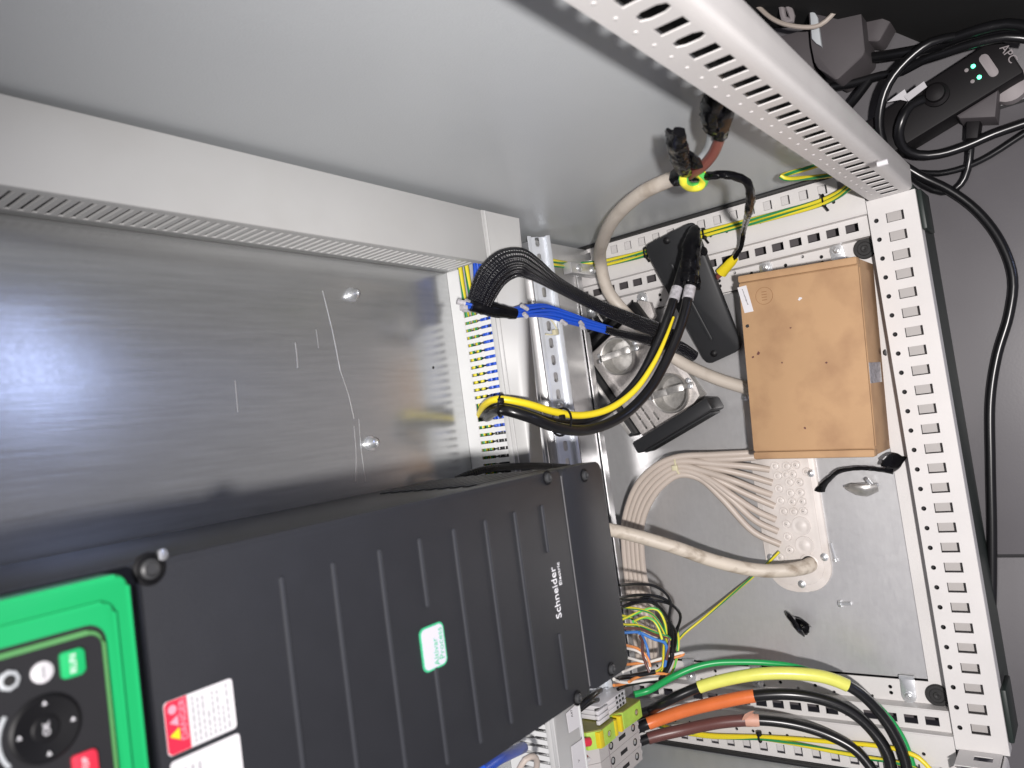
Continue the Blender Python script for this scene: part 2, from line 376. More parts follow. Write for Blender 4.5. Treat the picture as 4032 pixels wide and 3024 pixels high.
M['bracket'] = mat('graphite_grey_plastic', (0.020, 0.021, 0.023), 0.45, spec=0.35, var=0.06)
M['plastic_tie'] = mat('natural_nylon', (0.62, 0.58, 0.40), 0.4, trans=0.0)
M['clear'] = mat('clear_marker_sleeve', (0.40, 0.39, 0.41), 0.12, var=0.3, vscale=200)
M['floor'] = mat('grey_room_floor', (0.11, 0.105, 0.112), 0.45, var=0.06, vscale=5, bump=0.1, bscale=300, rvar=0.08)
M['joint'] = mat('dark_tile_joint', (0.02, 0.02, 0.022), 0.8)
M['dkgreen'] = mat('dark_green_plinth_plastic', (0.010, 0.018, 0.015), 0.5)
M['ups'] = mat('black_power_strip', (0.007, 0.006, 0.007), 0.6, spec=0.25, var=0.06)
M['roomgrey'] = mat('dusty_grey_plastic', (0.26, 0.235, 0.24), 0.6, var=0.08, vscale=12)
M['roomdark'] = mat('dark_backdrop_black', (0.004, 0.004, 0.004), 0.9)  # near-black for the added block beyond the power strip
M['din'] = mat('passivated_rail_zinc', (0.70, 0.73, 0.77), 0.34, 0.45, var=0.05, vscale=90)
M['dusty'] = mat('dusty_shaded_plastic', (0.075, 0.067, 0.071), 0.65, var=0.1, vscale=12)  # grey darkened: shade beyond the post and under rail slots put into the colour
M['seam'] = mat('seam_highlight_grey', (0.16, 0.16, 0.165), 0.35)  # lighter grey painted as the highlight on the cover's glossy edge
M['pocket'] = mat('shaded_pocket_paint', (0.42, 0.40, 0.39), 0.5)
M['led'] = mat('green_led', (0.1, 0.9, 0.5), 0.4, emit=(0.08, 1.0, 0.45, 6.0))
M['metalplug'] = mat('scuffed_black_steel', (0.035, 0.036, 0.038), 0.5, var=0.1)
# ================================================================== the cabinet
X0 = -325.0                                  # middle of the 800 mm wide cabinet
UP = ((1, 0, 0), (0, 1, 0))                  # sheet frames: facing up / facing the front
FRONT = ((1, 0, 0), (0, 0, 1))
cab = empty('electrical_cabinet', (X0, 250, -140), 'open light grey steel electrical cabinet with slotted frame and galvanised floor and back plate', 'cabinet')
# --- front bottom rail with its 27 rectangular slots and a small hole beside each
holes = []
for k in range(27):
    holes.append(rect(-25*k-6.2, -10.4, -25*k+6.2, 10.4)); holes.append(disc(-25*k, 22.5, 3.0))
top = sheet(rect(-678, -27, 28, 31), holes, 2.0, frame((0, 0, 0), *UP))
mb = MB()
mb.box((-678, 29, -28), (28, 30.9, -2.1)); mb.box((-678, -27, -24), (28, -25, -2.1))
mb.tube([Vector((-678, -25.5, -1.8)), Vector((28, -25.5, -1.8))], 1.75, 8, smooth=False)
tmp = mb.build('tmp', None); me_side = tmp.data.copy(); bpy.data.objects.remove(tmp)
front_rail = join('front_rail', [top, me_side], M['paint'], cab)
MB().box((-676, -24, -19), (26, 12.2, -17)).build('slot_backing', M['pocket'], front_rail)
MB().box((-676, 12.4, -19), (26, 13.4, -2.4)).build('slot_web', M['darkinside'], front_rail)
MB().box((-676, 14, -12), (26, 28.5, -10)).build('hole_backing', M['darkinside'], front_rail)
# --- side rails: stepped profile, mirrored about the middle
def side_rail(s):
    def X(x): return x if s > 0 else 2*X0 - x
    def span(a, b): a, b = X(a), X(b); return min(a, b), max(a, b)
    parts = []
    a, b = span(14, 71); y0, y1 = 31.5, 512
    h = []
    for k in range(-1, 17):
        y = 81.3 + 25*k; x = X(58.8); h.append(rect(x-6.3, y-5.9, x+6.3, y+5.9))
        if k > -1: h.append(disc(X(38.5), y - 12.5 + (1 if s > 0 else 0), 2.4))
    parts.append(sheet(rect(a, y0, b, y1), h, 1.8, frame((0, 0, 2), *UP)))
    a, b = span(-13.5, 12); h = []
    for k in range(0, 18): h.append(rect(X(0)-5.6, 55+25*k-8.2, X(0)+5.6, 55+25*k+8.2))
    parts.append(sheet(rect(a, y0, b, y1), h, 1.8, frame((0, 0, -10), *UP)))
    a, b = span(-44, -15.2); h = []
    for k in range(0, 9):
        y = 104 + 50*k
        h.append(disc(X(-25), y, 2.6)); h.append(disc(X(-33), y, 2.6)); h.append(disc(X(-18.5), y+25, 2.2))
    parts.append(sheet(rect(a, y0, b, y1), h, 1.8, frame((0, 0, -29), *UP)))
    mb = MB()
    for xs, zt, zb in (((12.1, 13.9), 1.9, -11), ((-15.1, -13.6), -10.1, -30.5)):
        a, b = span(*xs); mb.box((a, y0, zb), (b, y1, zt))
    t = mb.build('t', None); parts.append(t.data.copy()); bpy.data.objects.remove(t)
    r = join('side_rail', parts, M['paint'], cab)
    a, b = span(16, 70); MB().box((a, y0, -16), (b, y1, -14)).build('slot_backing', M['paint'], r)
    a, b = span(31, 46); MB().box((a, y0, -8), (b, y1, -6)).build('hole_backing', M['darkinside'], r)
    a, b = span(-12, 11); MB().box((a, y0, -44), (b, y1, -42)).build('band_backing', M['dusty'], r)  # dark sheet stands in for the shade below the band slots
    a, b = span(-43, -17); MB().box((a, y0, -46), (b, y1, -44)).build('ledge_backing', M['darkinside'], r)
    a, b = span(71.5, 76); MB().box((a, 30, 0), (b, 515, 9), bevel=1.5).build('seal_strip', M['rubber'], r)
    return r
side_rail(1); side_rail(-1)
# --- corner posts
def post(s, ztop):
    def X(x): return x if s > 0 else 2*X0 - x
    h = []
    k = 0
    while 20 + 25*k < ztop - 20:
        z = 20 + 25*k
        if k in (24, 26): h.append([(z-6.4, -6), (z-3.5, -11.5), (z+3.5, -11.5), (z+6.4, -6), (z+6.4, 4), (z+3.5, 9.5), (z-3.5, 9.5), (z-6.4, 4)])
        else: h.append(rect(z-6.3, -11.2, z+6.3, 9.2))
        k += 1
    if s > 0: fr = frame((28, 0, 0), (0, 0, 1), (0, 1, 0))
    else: fr = frame((X(28), 0, 0), (0, 0, 1), (0, 1, 0))
    face = sheet(rect(1, -20, ztop, 27), h, 1.0, fr)
    mb = MB()
    prof = [(28, -20), (28.6, -22.4), (30.4, -24), (33, -24.7), (37, -24.9), (41, -25.0), (48, -25.8), (58, -26.2), (59.5, -25.6), (60, -23.5), (58.5, -23.5), (57.5, -24.4), (48, -24.0), (41, -23.2), (37, -23.1), (33, -22.9), (30.6, -22.2), (29.0, -20)]
    mb.prism([(X(x), y) for x, y in prof], 1, ztop, Matrix.Identity(4))
    a, b = sorted((X(29.9), X(40))); mb.box((a, 25.2, 1), (b, 26.9, ztop))
    t = mb.build('t', None); me2 = t.data.copy(); bpy.data.objects.remove(t)
    p = join('corner_post', [face, me2], M['paint'], cab)
    a, b = sorted((X(50), X(52))); MB().box((a, -18, 1), (b, 24, ztop)).build('slot_backing', M['darkinside'], p)
    if s > 0:
        for k in range(28):
            z = 32.5 + 25*k
            fr2 = frame((28.05, 17.5, z), (0, 0, 1), (0, 1, 0))
            MB().lathe([(1.7, 0), (1.5, 0.4), (0.6, 0.7)], fr2, 10).build('dimple', M['paint'], p)
    return p
post(1, 800); post(-1, 45)
# --- panels
o = MB().box((76.2, 4, 9.2), (78, 640, 1300)).build('side_panel', M['panel'], cab)
o = MB().box((2*X0-78, -31, 9.2), (2*X0-76.2, 640, 300)).build('side_panel', M['panel'], cab)
MB().box((2*X0-76, 519, -60), (76, 521, 420)).build('back_panel', M['panel'], cab)
h = [disc(*p, 1.6) for p in ((-37, 770 - 0),)]
pl = MB().box((-620, 457, 262), (52, 459.5, 1250)).build('mounting_plate', M['plate'], cab)
MB().box((-620, 459.7, 262), (52, 474, 264.5)).build('plate_edge_fold', M['plate'], pl)
for u, v in ((765, 635), (806, 957)):
    c0 = at(u, v, y=452); f = frame((c0.x, 456.9, c0.z), (1, 0, 0), (0, 0, 1))
    sc = MB().lathe([(8, 0), (8, 1.6), (5.6, 1.8), (5.6, 7), (4.4, 9.4), (2.2, 10), (2, 8.6), (0.5, 8.4)], f, 20).build('screw', M['steel'], pl)
c0 = at(936, 794, y=457)
MB().cyl((c0.x, 457.2, c0.z), (c0.x, 456.6, c0.z), 1.6).build('drill_hole', M['darkinside'], pl)
# long scratches in the zinc: fine raised burrs
for (a, b, w) in (((697, 628), (735, 800), .9), ((735, 800), (765, 905), .5), ((638, 740), (643, 795), .8), ((508, 822), (514, 890), .6), ((683, 712), (688, 752), .5), ((765, 920), (768, 1040), .4), ((775, 905), (790, 1040), .35)):
    p0, p1 = at(*a, y=456.9), at(*b, y=456.9); mid = (p0+p1)/2 + Vector((random.uniform(-1.5, 1.5), 0, random.uniform(-2, 2)))
    MB().tube([p0, mid, p1], w*0.55, 5, 8).build('scratch', M['steel'], pl)
# --- galvanised floor: two gland sheets meeting under the cardboard box
fl = MB().box((-604, 53, -36), (-47, 505, -33.2)).build('floor_plate', M['zinc'], cab)
MB().box((-640, 31, -46), (-10, 512, -44.2)).build('floor_lip', M['paint'], cab)
MB().box((-612, 31.2, -31.5), (-38, 56, -29.2)).build('front_ledge', M['paint'], cab)
# --- corner plugs and plate clips
for x, y in ((-28, 47), (-622, 47.5)):
    f = frame((x, y, -29), (1, 0, 0), (0, 1, 0))
    MB().lathe([(14, 0), (14, 3.4), (13, 4.6), (9.5, 4.6), (8.5, 3.6), (5, 3.6), (4, 4.4), (1.5, 4.4), (0.5, 3.8)], f, 32).build('corner_plug', M['rubber'], cab)
def clip(x, y, s, ang=0.0):
    f = Matrix.Translation((x, y, -28.8)) @ Matrix.Rotation(ang, 4, 'Z') @ Matrix.Diagonal((s, 1, 1, 1))
    out = [(-22, -9), (4, -9), (9, -7), (11.5, -3), (11.5, 3), (9, 7), (4, 9), (-22, 9)]
    c = MB().prism(out, 0.2, 2.4, f, bevel=0.6)
    c.box((-24, -8.9, 0.2), (-20.5, 8.9, 5.5), f)
    c = c.build('plate_clip', M['steel'], cab)
    g = f @ Matrix.Translation((2.5, 0, 2.4))
    MB().lathe([(6.2, 0), (6.2, 0.8), (4.8, 1.0), (4.3, 2.6), (2.4, 3.6), (2.0, 2.2), (0.5, 2.0)], g, 20).build('screw', M['steel'], c)
    MB().box((-2.2, -.5, 3.2), (2.2, .5, 3.9), g @ Matrix.Rotation(.6, 4, 'Z')).build('screw_slot', M['clamp'], c)
for (u, v, s, a) in ((1807, 541, 1, .1), (1653, 577, 1, .0), (1386, 645, 1, 0), (1274, 672, 1, 0), (1963, 1503, -1, -.04), (1636, 1473, -1, 0), (1491, 1460, -1, 0)):
    c0 = at(u, v, z=-26); clip(c0.x - 2*s, c0.y, s, a)
# --- lower rear support channel and the black runners behind the loose bracket
p0 = at(1205, 560, y=492); p1 = at(1290, 985, y=492)
ch = MB()
ch.box((-640, 486, 86), (50, 488, 166)); ch.box((-640, 474, 164), (50, 486, 166)); ch.box((-640, 470, 30), (50, 472, 84)); ch.box((-640, 472, 82), (50, 486, 84)); ch.box((-640, 466, 14), (50, 468, 28))
ch.build('rear_channel', M['zinc'], cab)
bk = MB().box((38, 455, -8), (70, 470, 150), bevel=1.5); bk.box((22, 440, -8), (40, 456, 84), bevel=1.5)
bk = bk.build('support_bracket', M['zinc'], cab)
for z in (20, 62):
    MB().lathe([(6, 0), (6, 2), (4, 4), (1, 4.6)], frame((31, 439.9, z), (1, 0, 0), (0, 0, 1)), 18).build('screw', M['steel'], bk)
# --- dark green plinth corners seen outside the rail
for xa, xb in ((-24, 27), (-664, -600)):
    MB().box((xa, -33.5, -60), (xb, -27.4, -4), bevel=1.5).build('plinth_corner', M['dkgreen'], cab)
MB().box((-690, -22, -139), (40, -16, -26)).build('plinth_panel', M['dkgreen'], cab)
c0 = at(1907, 352, y=-36)
MB().cyl((c0.x, -31, c0.z), (c0.x, -41, c0.z), 3.0, seg=14).build('hinge_pin', M['label'], cab)

# ================================================================== wiring ducts
def finger_mesh(L, W, notch, th=1.6):
    """one finger of a slotted duct wall: local x along the wall, local y from base to cover, with the snap-off waist"""
    w = W/2; n = notch
    poly = [(-w, 0), (-w, n-3), (-w-1.1, n), (-w, n+3), (-w, L-3), (-w-1.0, L), (w+1.0, L), (w, L-3), (w, n+3), (w+1.1, n), (w, n-3), (w, 0)]
    return sheet(poly, [], th, Matrix.Identity(4))
PIT = 9.38
YD, YP, ZT = 390.0, 457.0, 357.5             # duct front, plate face, top of the lower duct
# ---- lower horizontal duct
hd = empty('cable_duct', (-280, 425, 300), 'grey slotted cable duct running level along the bottom of the back plate', 'cable duct')
xs0 = at(1040, 870, y=YD)
f_h = finger_mesh(48, 5.6, 24)
base = MB(); base.box((-640, YP-19, ZT-1.6), (3.0, YP-0.3, ZT)); base.box((-640, YP-2.2, 290), (50, YP-0.3, ZT-1.7)); base.box((-640, YD+3, 286), (50, YP-2.3, 288)); base.box((-640, YD+4.2, 286), (50, YD+6, 306))
base.box((-640, YD+0.5, ZT-1.65), (3, YD+2.2, ZT-0.05))
base.build('duct_body', M['duct_white'], hd)
gaps = []
for u, v0, v1 in ((1020, 641, 684), (1030, 868, 908)):
    gaps.append((at(u, v1, z=ZT).x, at(u, v0, z=ZT).x))
xk = xs0.x + 0.5*PIT + PIT*9 + PIT*3
k = 0
while xk > -640:
    if xk < 0 and not any(a < xk < b for a, b in gaps):
        fo = bpy.data.objects.new('finger', f_h); col.objects.link(fo); adopt(fo, hd)
        fr = frame((xk*S, (YP-18.5)*S, ZT*S), (-1, 0, 0), (0, -1, 0)); fo.matrix_basis = fr
    xk -= PIT
f_h.materials.append(M['duct_white'])
# cover of the lower duct; its free end sits a little proud and runs slightly out of level
cv = MB()
cr = [(66, 279.5, ZT-1), (-252, 299.5, ZT-1), (-640, 300.5, ZT-1)]
rows_o = [[Vector((x, YD, zb)), Vector((x, YD, zt))] for x, zb, zt in cr]
t = bmesh.new()
for i in range(2):
    (xa, ba, ta), (xb, bb, tb) = cr[i], cr[i+1]
    q = [(xa, ba), (xb, bb), (xb, tb), (xa, ta)]
    vs_ = [t.verts.new((x, YD-1.6, z)) for x, z in q] + [t.verts.new((x, YD, z)) for x, z in q]
    for idx in ((0, 1, 2, 3), (7, 6, 5, 4), (0, 4, 5, 1), (2, 6, 7, 3), (1, 5, 6, 2), (3, 7, 4, 0)): t.faces.new([vs_[j] for j in idx])
bmesh.ops.recalc_face_normals(t, faces=t.faces); cv._merge(t)
cv.box((-640, YD, ZT-2.8), (66, YD+9, ZT+0.9)) if False else None
cv.box((-640, YD-1.5, ZT-1.0), (2, YD+5.5, ZT+1.1), bevel=0.5)
cv.box((-640, YD-3.0, ZT-7.5), (66, YD-1.5, ZT-5.5), bevel=0.5)
cover = cv.build('duct_cover', M['duct'], hd)
# inside: dark far wall
# ---- vertical duct
vd = empty('cable_duct', (33, 425, 640), 'tall grey slotted cable duct standing up the right edge of the back plate', 'cable duct')
b = MB(); b.box((3.2, YP-13, ZT+2), (4.8, YP-0.3, 1150)); b.box((3.2, YP-2.2, ZT+2), (62, YP-0.3, 1150)); b.box((60, YD+2, ZT+2), (61.6, YP-2.3, 1150)); b.box((3.3, YD+1.8, ZT+2), (4.7, YD+7.5, 1150))
b.build('duct_body', M['duct'], vd)
f_v = sheet(rect(-2.4, 0, 2.4, 51), [], 2.4, Matrix.Identity(4))
f_v.materials.append(M['duct'])
zz = ZT + 8
while zz < 960:
    fo = bpy.data.objects.new('finger', f_v); col.objects.link(fo); adopt(fo, vd)
    fo.matrix_basis = frame((3.2*S, (YP-12.8)*S, zz*S), (0, 0, -1), (0, -1, 0)); zz += PIT
c = MB(); c.box((0.8, YD-1.6, ZT+0.8), (66, YD+0.4, 1150), bevel=0.6); c.box((0.8, YD+0.4, ZT+0.8), (2.6, YD+8, 1150))
c.build('duct_cover', M['duct'], vd)
vd.location.x += 2.6 * S; vd.rotation_euler.y = 0.0106        # the duct leans a touch towards the side panel
# ================================================================== DIN rail below the duct
dr = empty('mounting_rail', (-270, 440, 170), 'galvanised slotted hat profile rail fixed below the grey duct', 'rail')
zc = 168.0; yr = 440.0; ta = math.radians(33); DF = frame((0, yr, zc), (1, 0, 0), (0, math.sin(ta), math.cos(ta)))
h = []
for k in range(28):
    xk = 69 - 14 - 25*k + 6
    h.append(rrect(xk-7.5, -3.2, xk+7.5, 3.2, 3.0, 3))
h[0] = rrect(58, -3.2, 66, 3.2, 3.0, 3) if False else h[0]
web = sheet(rect(-640, -13.0, 68, 13.0), h, 1.2, DF)
mb = MB()
for s in (-1, 1):
    mb.box((-640, s*12.4-0.6, .1), (68, s*12.4+0.6, 6.6), DF)
    a, b2 = sorted((s*12.4, s*17.8)); mb.box((-640, a, 6.4), (68, b2, 7.6), DF, bevel=0.3)
t = mb.build('t', None); me2 = t.data.copy(); bpy.data.objects.remove(t)
join('rail_profile', [web, me2], M['din'], dr)
for x in (30, -180):
    MB().lathe([(5.5, 0), (5.5, 1.2), (3.4, 3.4), (0.5, 4)], DF @ Matrix.Translation((x, 0, .1)), 16).build('screw', M['steel'], dr)
mb = MB().box((30, yr+10, zc-16), (64, 487, zc+6), bevel=1); mb.build('stand_off', M['steel'], dr)
mb = MB().tube(path([(1262, 680, 'y', 432), (1280, 692, 'y', 425), (1300, 705, 'y', 424), (1296, 716, 'y', 428), (1265, 712, 'y', 434)]), 1.6, 6)
# nylon tie left on the rail
tie = MB().tube(path([(1165, 680, 'y', 436), (1190, 690, 'y', 428), (1203, 712, 'y', 425), (1200, 722, 'y', 428), (1178, 722, 'y', 436)]), 1.1, 6)
c0 = at(1200, 718, y=425); tie.box((c0.x-4, 422, c0.z-4), (c0.x+4, 428, c0.z+5), bevel=1)
tag(tie.build('cable_tie', M['plastic_tie']), 'loose natural nylon cable tie left looped through the slotted rail', 'cable tie')

# ================================================================== the drive
DX0, DX1, DY, DZ0, DZS, DZ1 = -456.5, -248.5, 235.0, 414.0, 487.0, 1010.0
dv = empty('variable_speed_drive', ((DX0+DX1)/2, 457, 414), 'tall charcoal motor drive with ribbed cover, white lettering and green framed keypad', 'motor drive')
FD = frame((0, DY, 0), *FRONT)
b = MB(); b.box((DX0+3, DY+16, DZ0+6), (DX1-3.5, 455, DZ1), bevel=3)
for k in range(9): b.box((DX1-3.6, DY+40+k*16, DZ0+20), (DX1-2.0, DY+48+k*16, DZS+70), bevel=.6)
body = b.build('housing', M['charcoal_side'], dv)
for r in range(3):
    for k in range(16):
        z = 880 + k*8 + (r % 2)*4
        MB().cyl((DX1-4, DY+26+r*12, z), (DX1-3.2, DY+26+r*12, z), 2.6, seg=6).build('vent_hole', M['darkinside'], body)
def cover_prism(x0, x1, z0, z1, depth, r, bev):
    return MB().prism(rrect(x0, z0, x1, z1, r, 6), -depth, 0, FD, bevel=bev)
fc = cover_prism(DX0, DX1, DZS+0.6, DZ1, 18, 7, 2.2).build('front_cover', M['charcoal'], dv)
lc = cover_prism(DX0, DX1, DZ0, DZS-0.6, 22, 9, 2.2).build('terminal_cover', M['charcoal'], dv)
RB = [(891.5, -258, -DX0 and -451), (804, -275, -440), (764, -275, -440), (723, -275, -440), (683, -275, -326), (683, -370, -440), (645, -275, -440), (606, -275, -440), (566, -275, -440), (525, -276, -319), (525, -391, -441)]
for z, xa, xb in RB:
    MB().prism(rrect(xb, z-1.7, xa, z+1.7, 1.6, 4), -0.5, 1.5, FD, bevel=0.8).build('rib', M['rib'], fc)
MB().box((DX0+6, DY-.5, DZS+.9), (DX1-6, DY+.3, DZS+1.9)).build('seam_highlight', M['seam'], fc)  # thin light strip painted as the seam's edge highlight
for (u, v, pa) in ((1182, 1032, fc), (1262, 1027, lc), (1320, 1445, lc), (1247, 1508, fc)):
    p = at(u, v, y=DY); f = frame((p.x, DY, p.z), *FRONT)
    s = MB().lathe([(6.8, -0.2), (6.8, 0.7), (5.6, 1.0), (5.2, -0.1)], f, 20).build('screw_well', M['black'], pa)
    MB().lathe([(4.6, -0.1), (4.4, 2.2), (2.8, 3.2), (2.4, 1.6), (0.4, 1.6)], f, 16).build('screw', M['metalplug'], pa)
p = at(322, 1229, y=DY); f = frame((p.x, DY, p.z), *FRONT)
MB().lathe([(9, -0.2), (9, 0.8), (7.2, 1.4), (6.5, 0.2)], f, 20).build('screw_well', M['black'], fc)
MB().lathe([(5.6, -0.1), (5.4, 2.5), (3.8, 3.6), (3.2, 2), (0.4, 2)], f, 16).build('screw', M['metalplug'], fc)
MB().prism(rrect(p.x+3, p.z-10, p.x+9, p.z-5, 2), 0, 2, frame((0, DY, 0), *FRONT), bevel=.5).build('screw_tab', M['steel'], fc)
# maker's lettering and badge
fL = lambda x, z: frame((x, DY-0.12, z), *FRONT)
text('Schneider', 11.8, fL(-356, 521.2), M['white_print'], fc, 'logo_lettering', 0.12, sx=0.98)
text('Electric', 5.8, fL(-341, 512.2), M['white_print'], fc, 'logo_lettering', 0.12, sx=1.2)
bd = MB().prism(rrect(-371, 670, -339, 695.2, 5), 0, 0.8, FD).build('badge', M['green_print'], fc)
MB().prism(rrect(-369.6, 671.4, -340.4, 693.8, 4), 0.8, 1.1, FD).build('badge_face', M['lavender'], bd)
text('Altivar', 7.4, frame((-370+11, DY-1.2, 681), *FRONT), M['green_print'], bd, 'badge_lettering', 0.1)
text('Process', 7.4, frame((-370+15.5, DY-1.2, 675), *FRONT), M['green_print'], bd, 'badge_lettering', 0.1)
# warning sticker and the plain white sticker under it
st = MB().prism(rrect(-351.2, 844, -323.2, 884.4, 2.2), 0.02, 0.35, FD).build('warning_sticker', M['label'], fc)
MB().prism([(-351, 871.5), (-323.4, 871.5), (-323.4, 882.4), (-325.2, 884.2), (-349.2, 884.2), (-351, 882.4)], 0.35, 0.5, FD).build('red_band', M['red'], st)
text('DANGER', 5.4, frame((-335, DY-0.55, 874.3), *FRONT), M['pink'], st, 'sticker_lettering', .05, sx=.98)
MB().prism([(-344.5, 877.2), (-338.2, 877.2), (-341.3, 882.6)], 0.5, 0.6, FD).build('warning_triangle', M['yellow_print'], st)
MB().prism([(-337.2, 877.4), (-331.6, 877.4), (-334.4, 882.2)], 0.5, 0.6, FD).build('warning_triangle', M['pink'], st)
MB().prism(disc(-328, 880, 2.4), 0.5, 0.6, FD).build('warning_disc', M['pink'], st)
for i, z in enumerate((868.5, 865.6, 862.7, 859.8, 856.9, 854, 851.1, 848.2)):
    x = -349.5
    while x < -326:
        w = random.uniform(1.6, 4.0); x1 = min(x+w, -325)
        if not (i in (3, 6) and x > -338): MB().prism(rect(x, z-.55, x1, z+.55), 0.35, 0.42, FD).build('print_line', M['greyink'], st)
        x = x1 + random.uniform(.6, 1.2)
st2 = MB().prism(rrect(-383, 843, -354.2, 884, 2.2), 0.02, 0.35, FD).build('plain_sticker', M['label'], fc)
for z in (876, 872, 868): MB().prism(rect(-381, z-.6, -360, z+.6), 0.35, 0.42, FD).build('print_line', M['greyink'], st2)
# green keypad frame
KY = 218.0; FK = frame((0, KY, 0), *FRONT)
gx1, gz0 = -249.2, 903.2
gr = MB().prism(rrect(-452, gz0, gx1, 1060, 7, 6), -16, 0, FK, bevel=2.6).build('keypad_frame', M['green'], dv)
# sunken step of the frame round the keypad
MB().prism(rrect(-440, gz0+8.5, gx1-11, 1060, 7, 5), 0.0, 2.0, FK, bevel=1.9).build('frame_step', M['green'], gr)
MB().prism(rrect(-430, gz0+14.6, gx1-20.4, 1060, 9, 6), 2.0, 2.4, FK).build('rim_gap', M['darkinside'], gr)  # dark band painted as the shadow gap round the rim
MB().prism(rrect(-430, gz0+16.0, gx1-22.2, 1060, 8, 6), 0, 4.4, FK, bevel=1.6).build('keypad_rim', M['green_trim'], gr)
kp = MB().prism(rrect(-428, gz0+18.2, gx1-24.6, 1060, 6, 6), 4.4, 5.2, FK).build('keypad', M['keypad'], dv)
KZ = KY - 5.2; FQ = frame((0, KZ, 0), *FRONT)
def kp_at(u, v): return at(u, v, y=KZ)
p = kp_at(155, 1432); g1 = MB().prism(rrect(p.x-6, p.z-5.2, p.x+6, p.z+5.2, 1.8), -.2, 1.6, FQ, bevel=.7).build('run_button', M['green'], kp)
text('RUN', 4.2, frame((p.x, KZ-1.75, p.z), *FRONT), M['white_print'], g1, 'button_lettering', .1)
p = kp_at(90, 1452); g1 = MB().lathe([(4.7, -.2), (4.7, 1.0), (3.6, 1.5), (.4, 1.5)], frame((p.x, KZ, p.z), *FRONT), 24).build('round_button', M['label'], kp)
MB().prism(rect(p.x-2.6, p.z-.5, p.x+2.6, p.z+.5), 1.6, 1.8, FQ).build('button_mark', M['greyink'], g1)
p = kp_at(18, 1470); g1 = MB().prism(disc(p.x, p.z, 4.4, 8), -.2, 1.2, FQ, bevel=.4).build('home_button', M['greyins'], kp)
MB().prism(disc(p.x, p.z, 2.6, 10), 1.2, 1.5, FQ).build('button_mark', M['ink'], g1)
p = kp_at(98, 1573); wx, wz = p.x, p.z
wh = MB().lathe([(14.8, -.2), (14.8, 1.0), (13.5, 1.8), (6, 0.9), (5.2, 1.5), (.4, 1.5)], frame((wx, KZ, wz), *FRONT), 40).build('jog_wheel', M['black'], kp)
text('OK', 4.0, frame((wx, KZ-1.6, wz), *FRONT), M['white_print'], wh, 'button_lettering', .1)
for a in (0, 90, 180, 270):
    dx, dz = 11*math.cos(math.radians(a)), 11*math.sin(math.radians(a))
    MB().prism(disc(wx+dx, wz+dz, 1.1, 3), 1.2, 1.9, FQ).build('arrow_mark', M['white_print'], wh)
arc = MB().tube([Vector((wx+18.5*math.cos(math.radians(a)), KZ-.3, wz+18.5*math.sin(math.radians(a)))) for a in range(55, 126, 7)], .9, 6)
arc.build('wheel_arc', M['greyins'], kp)
p = kp_at(182, 1650); g1 = MB().prism(rrect(p.x-9, p.z-5.4, p.x+5.5, p.z+5.4, 1.8), -.2, 1.6, FQ, bevel=.7).build('stop_button', M['redplastic'], kp)
text('STOP', 3.6, frame((p.x-1, KZ-1.75, p.z), *FRONT), M['white_print'], g1, 'button_lettering', .1)
# ================================================================== things lying on the cabinet floor
def V(ox, oy, s): return lambda x, y: ((ox + x/s)/K, (oy + y/s)/K)
Z3, Z4, Z5, Z6 = V(2200, 1200, 3.16), V(2300, 1700, 2.212), V(2200, 2300, 3.6867), V(2200, 2600, 3.6867)
ZR, ZQ, ZB, ZC = V(3300, 0, 3.0164), V(3000, 0, 3.6867), V(2688, 1008, 1.64583), V(2688, 2016, 1.64583)
def zp(f, pts): return path([(*f(p[0], p[1]), *p[2:]) for p in pts])
def cable(name, pts, r, material, label, cat='cable', group=None, seg=12, step=6.0, **kw):
    o = MB().tube(pts, r, seg, step, **kw).build(name, material, angle=50)
    return tag(o, label, cat, group)
# ---- cardboard box
ZTOP = 60.0
c1, c2, c3, c4 = (at(u, v, z=ZTOP) for u, v in ((1594, 595), (1851, 560), (1888, 976), (1631, 998)))
ex = (c2 + c1)/2 - (c3 + c4)/2; W = ex.length; D = ((c1 - c2).length + (c4 - c3).length)/2
ctr = (c1 + c2 + c3 + c4)/4
fb = frame((ctr.x, ctr.y, 0), (ex.x, ex.y, 0), (-ex.y, ex.x, 0)); w2, d2 = W/2, D/2
bx = empty('cardboard_box', (ctr.x, ctr.y, -33), 'closed brown cardboard box with white label and scuffed lid on the cabinet floor', 'box')
MB().box((-w2, -d2, -32.8), (w2, d2, ZTOP-3.0), fb, bevel=1.2).build('tray', M['card'], bx)
lid = MB().box((-w2+9.5, -d2-0.8, ZTOP-3), (w2-9.5, d2+.4, ZTOP), fb, bevel=1.2).build('lid', M['card'], bx)
for s in (-1, 1):
    a, b = sorted((s*(w2-8.6), s*(w2+1.5)))
    MB().box((a, -d2-.6, ZTOP-16), (b, d2+.6, ZTOP+2.2), fb, bevel=2.6).build('rolled_flap', M['card'], bx)
MB().box((-w2+12, -d2-1.9, -20), (w2-12, -d2-.3, ZTOP-4), fb, bevel=.6).build('front_flap', M['card'], bx)
fl_ = lambda u, v: fb.inverted() @ at(u, v, z=ZTOP)
tp = fl_(1886, 770)
MB().box((-14-20, -d2-2.6, -6), (12-20, -d2-2.05, ZTOP-3), fb).build('clear_tape', M['clear'], bx)
def quad_on(u0, u1, h0, h1):
    P = [fl_(*p) for p in u0]
    return MB().prism([(p.x, p.y) for p in P], h0, h1, fb)
lb = quad_on([ZB(355, 205), ZB(412, 190), ZB(460, 358), ZB(402, 370)], 0, ZTOP+.05, ZTOP+.35).build('address_label', M['label'], lid)
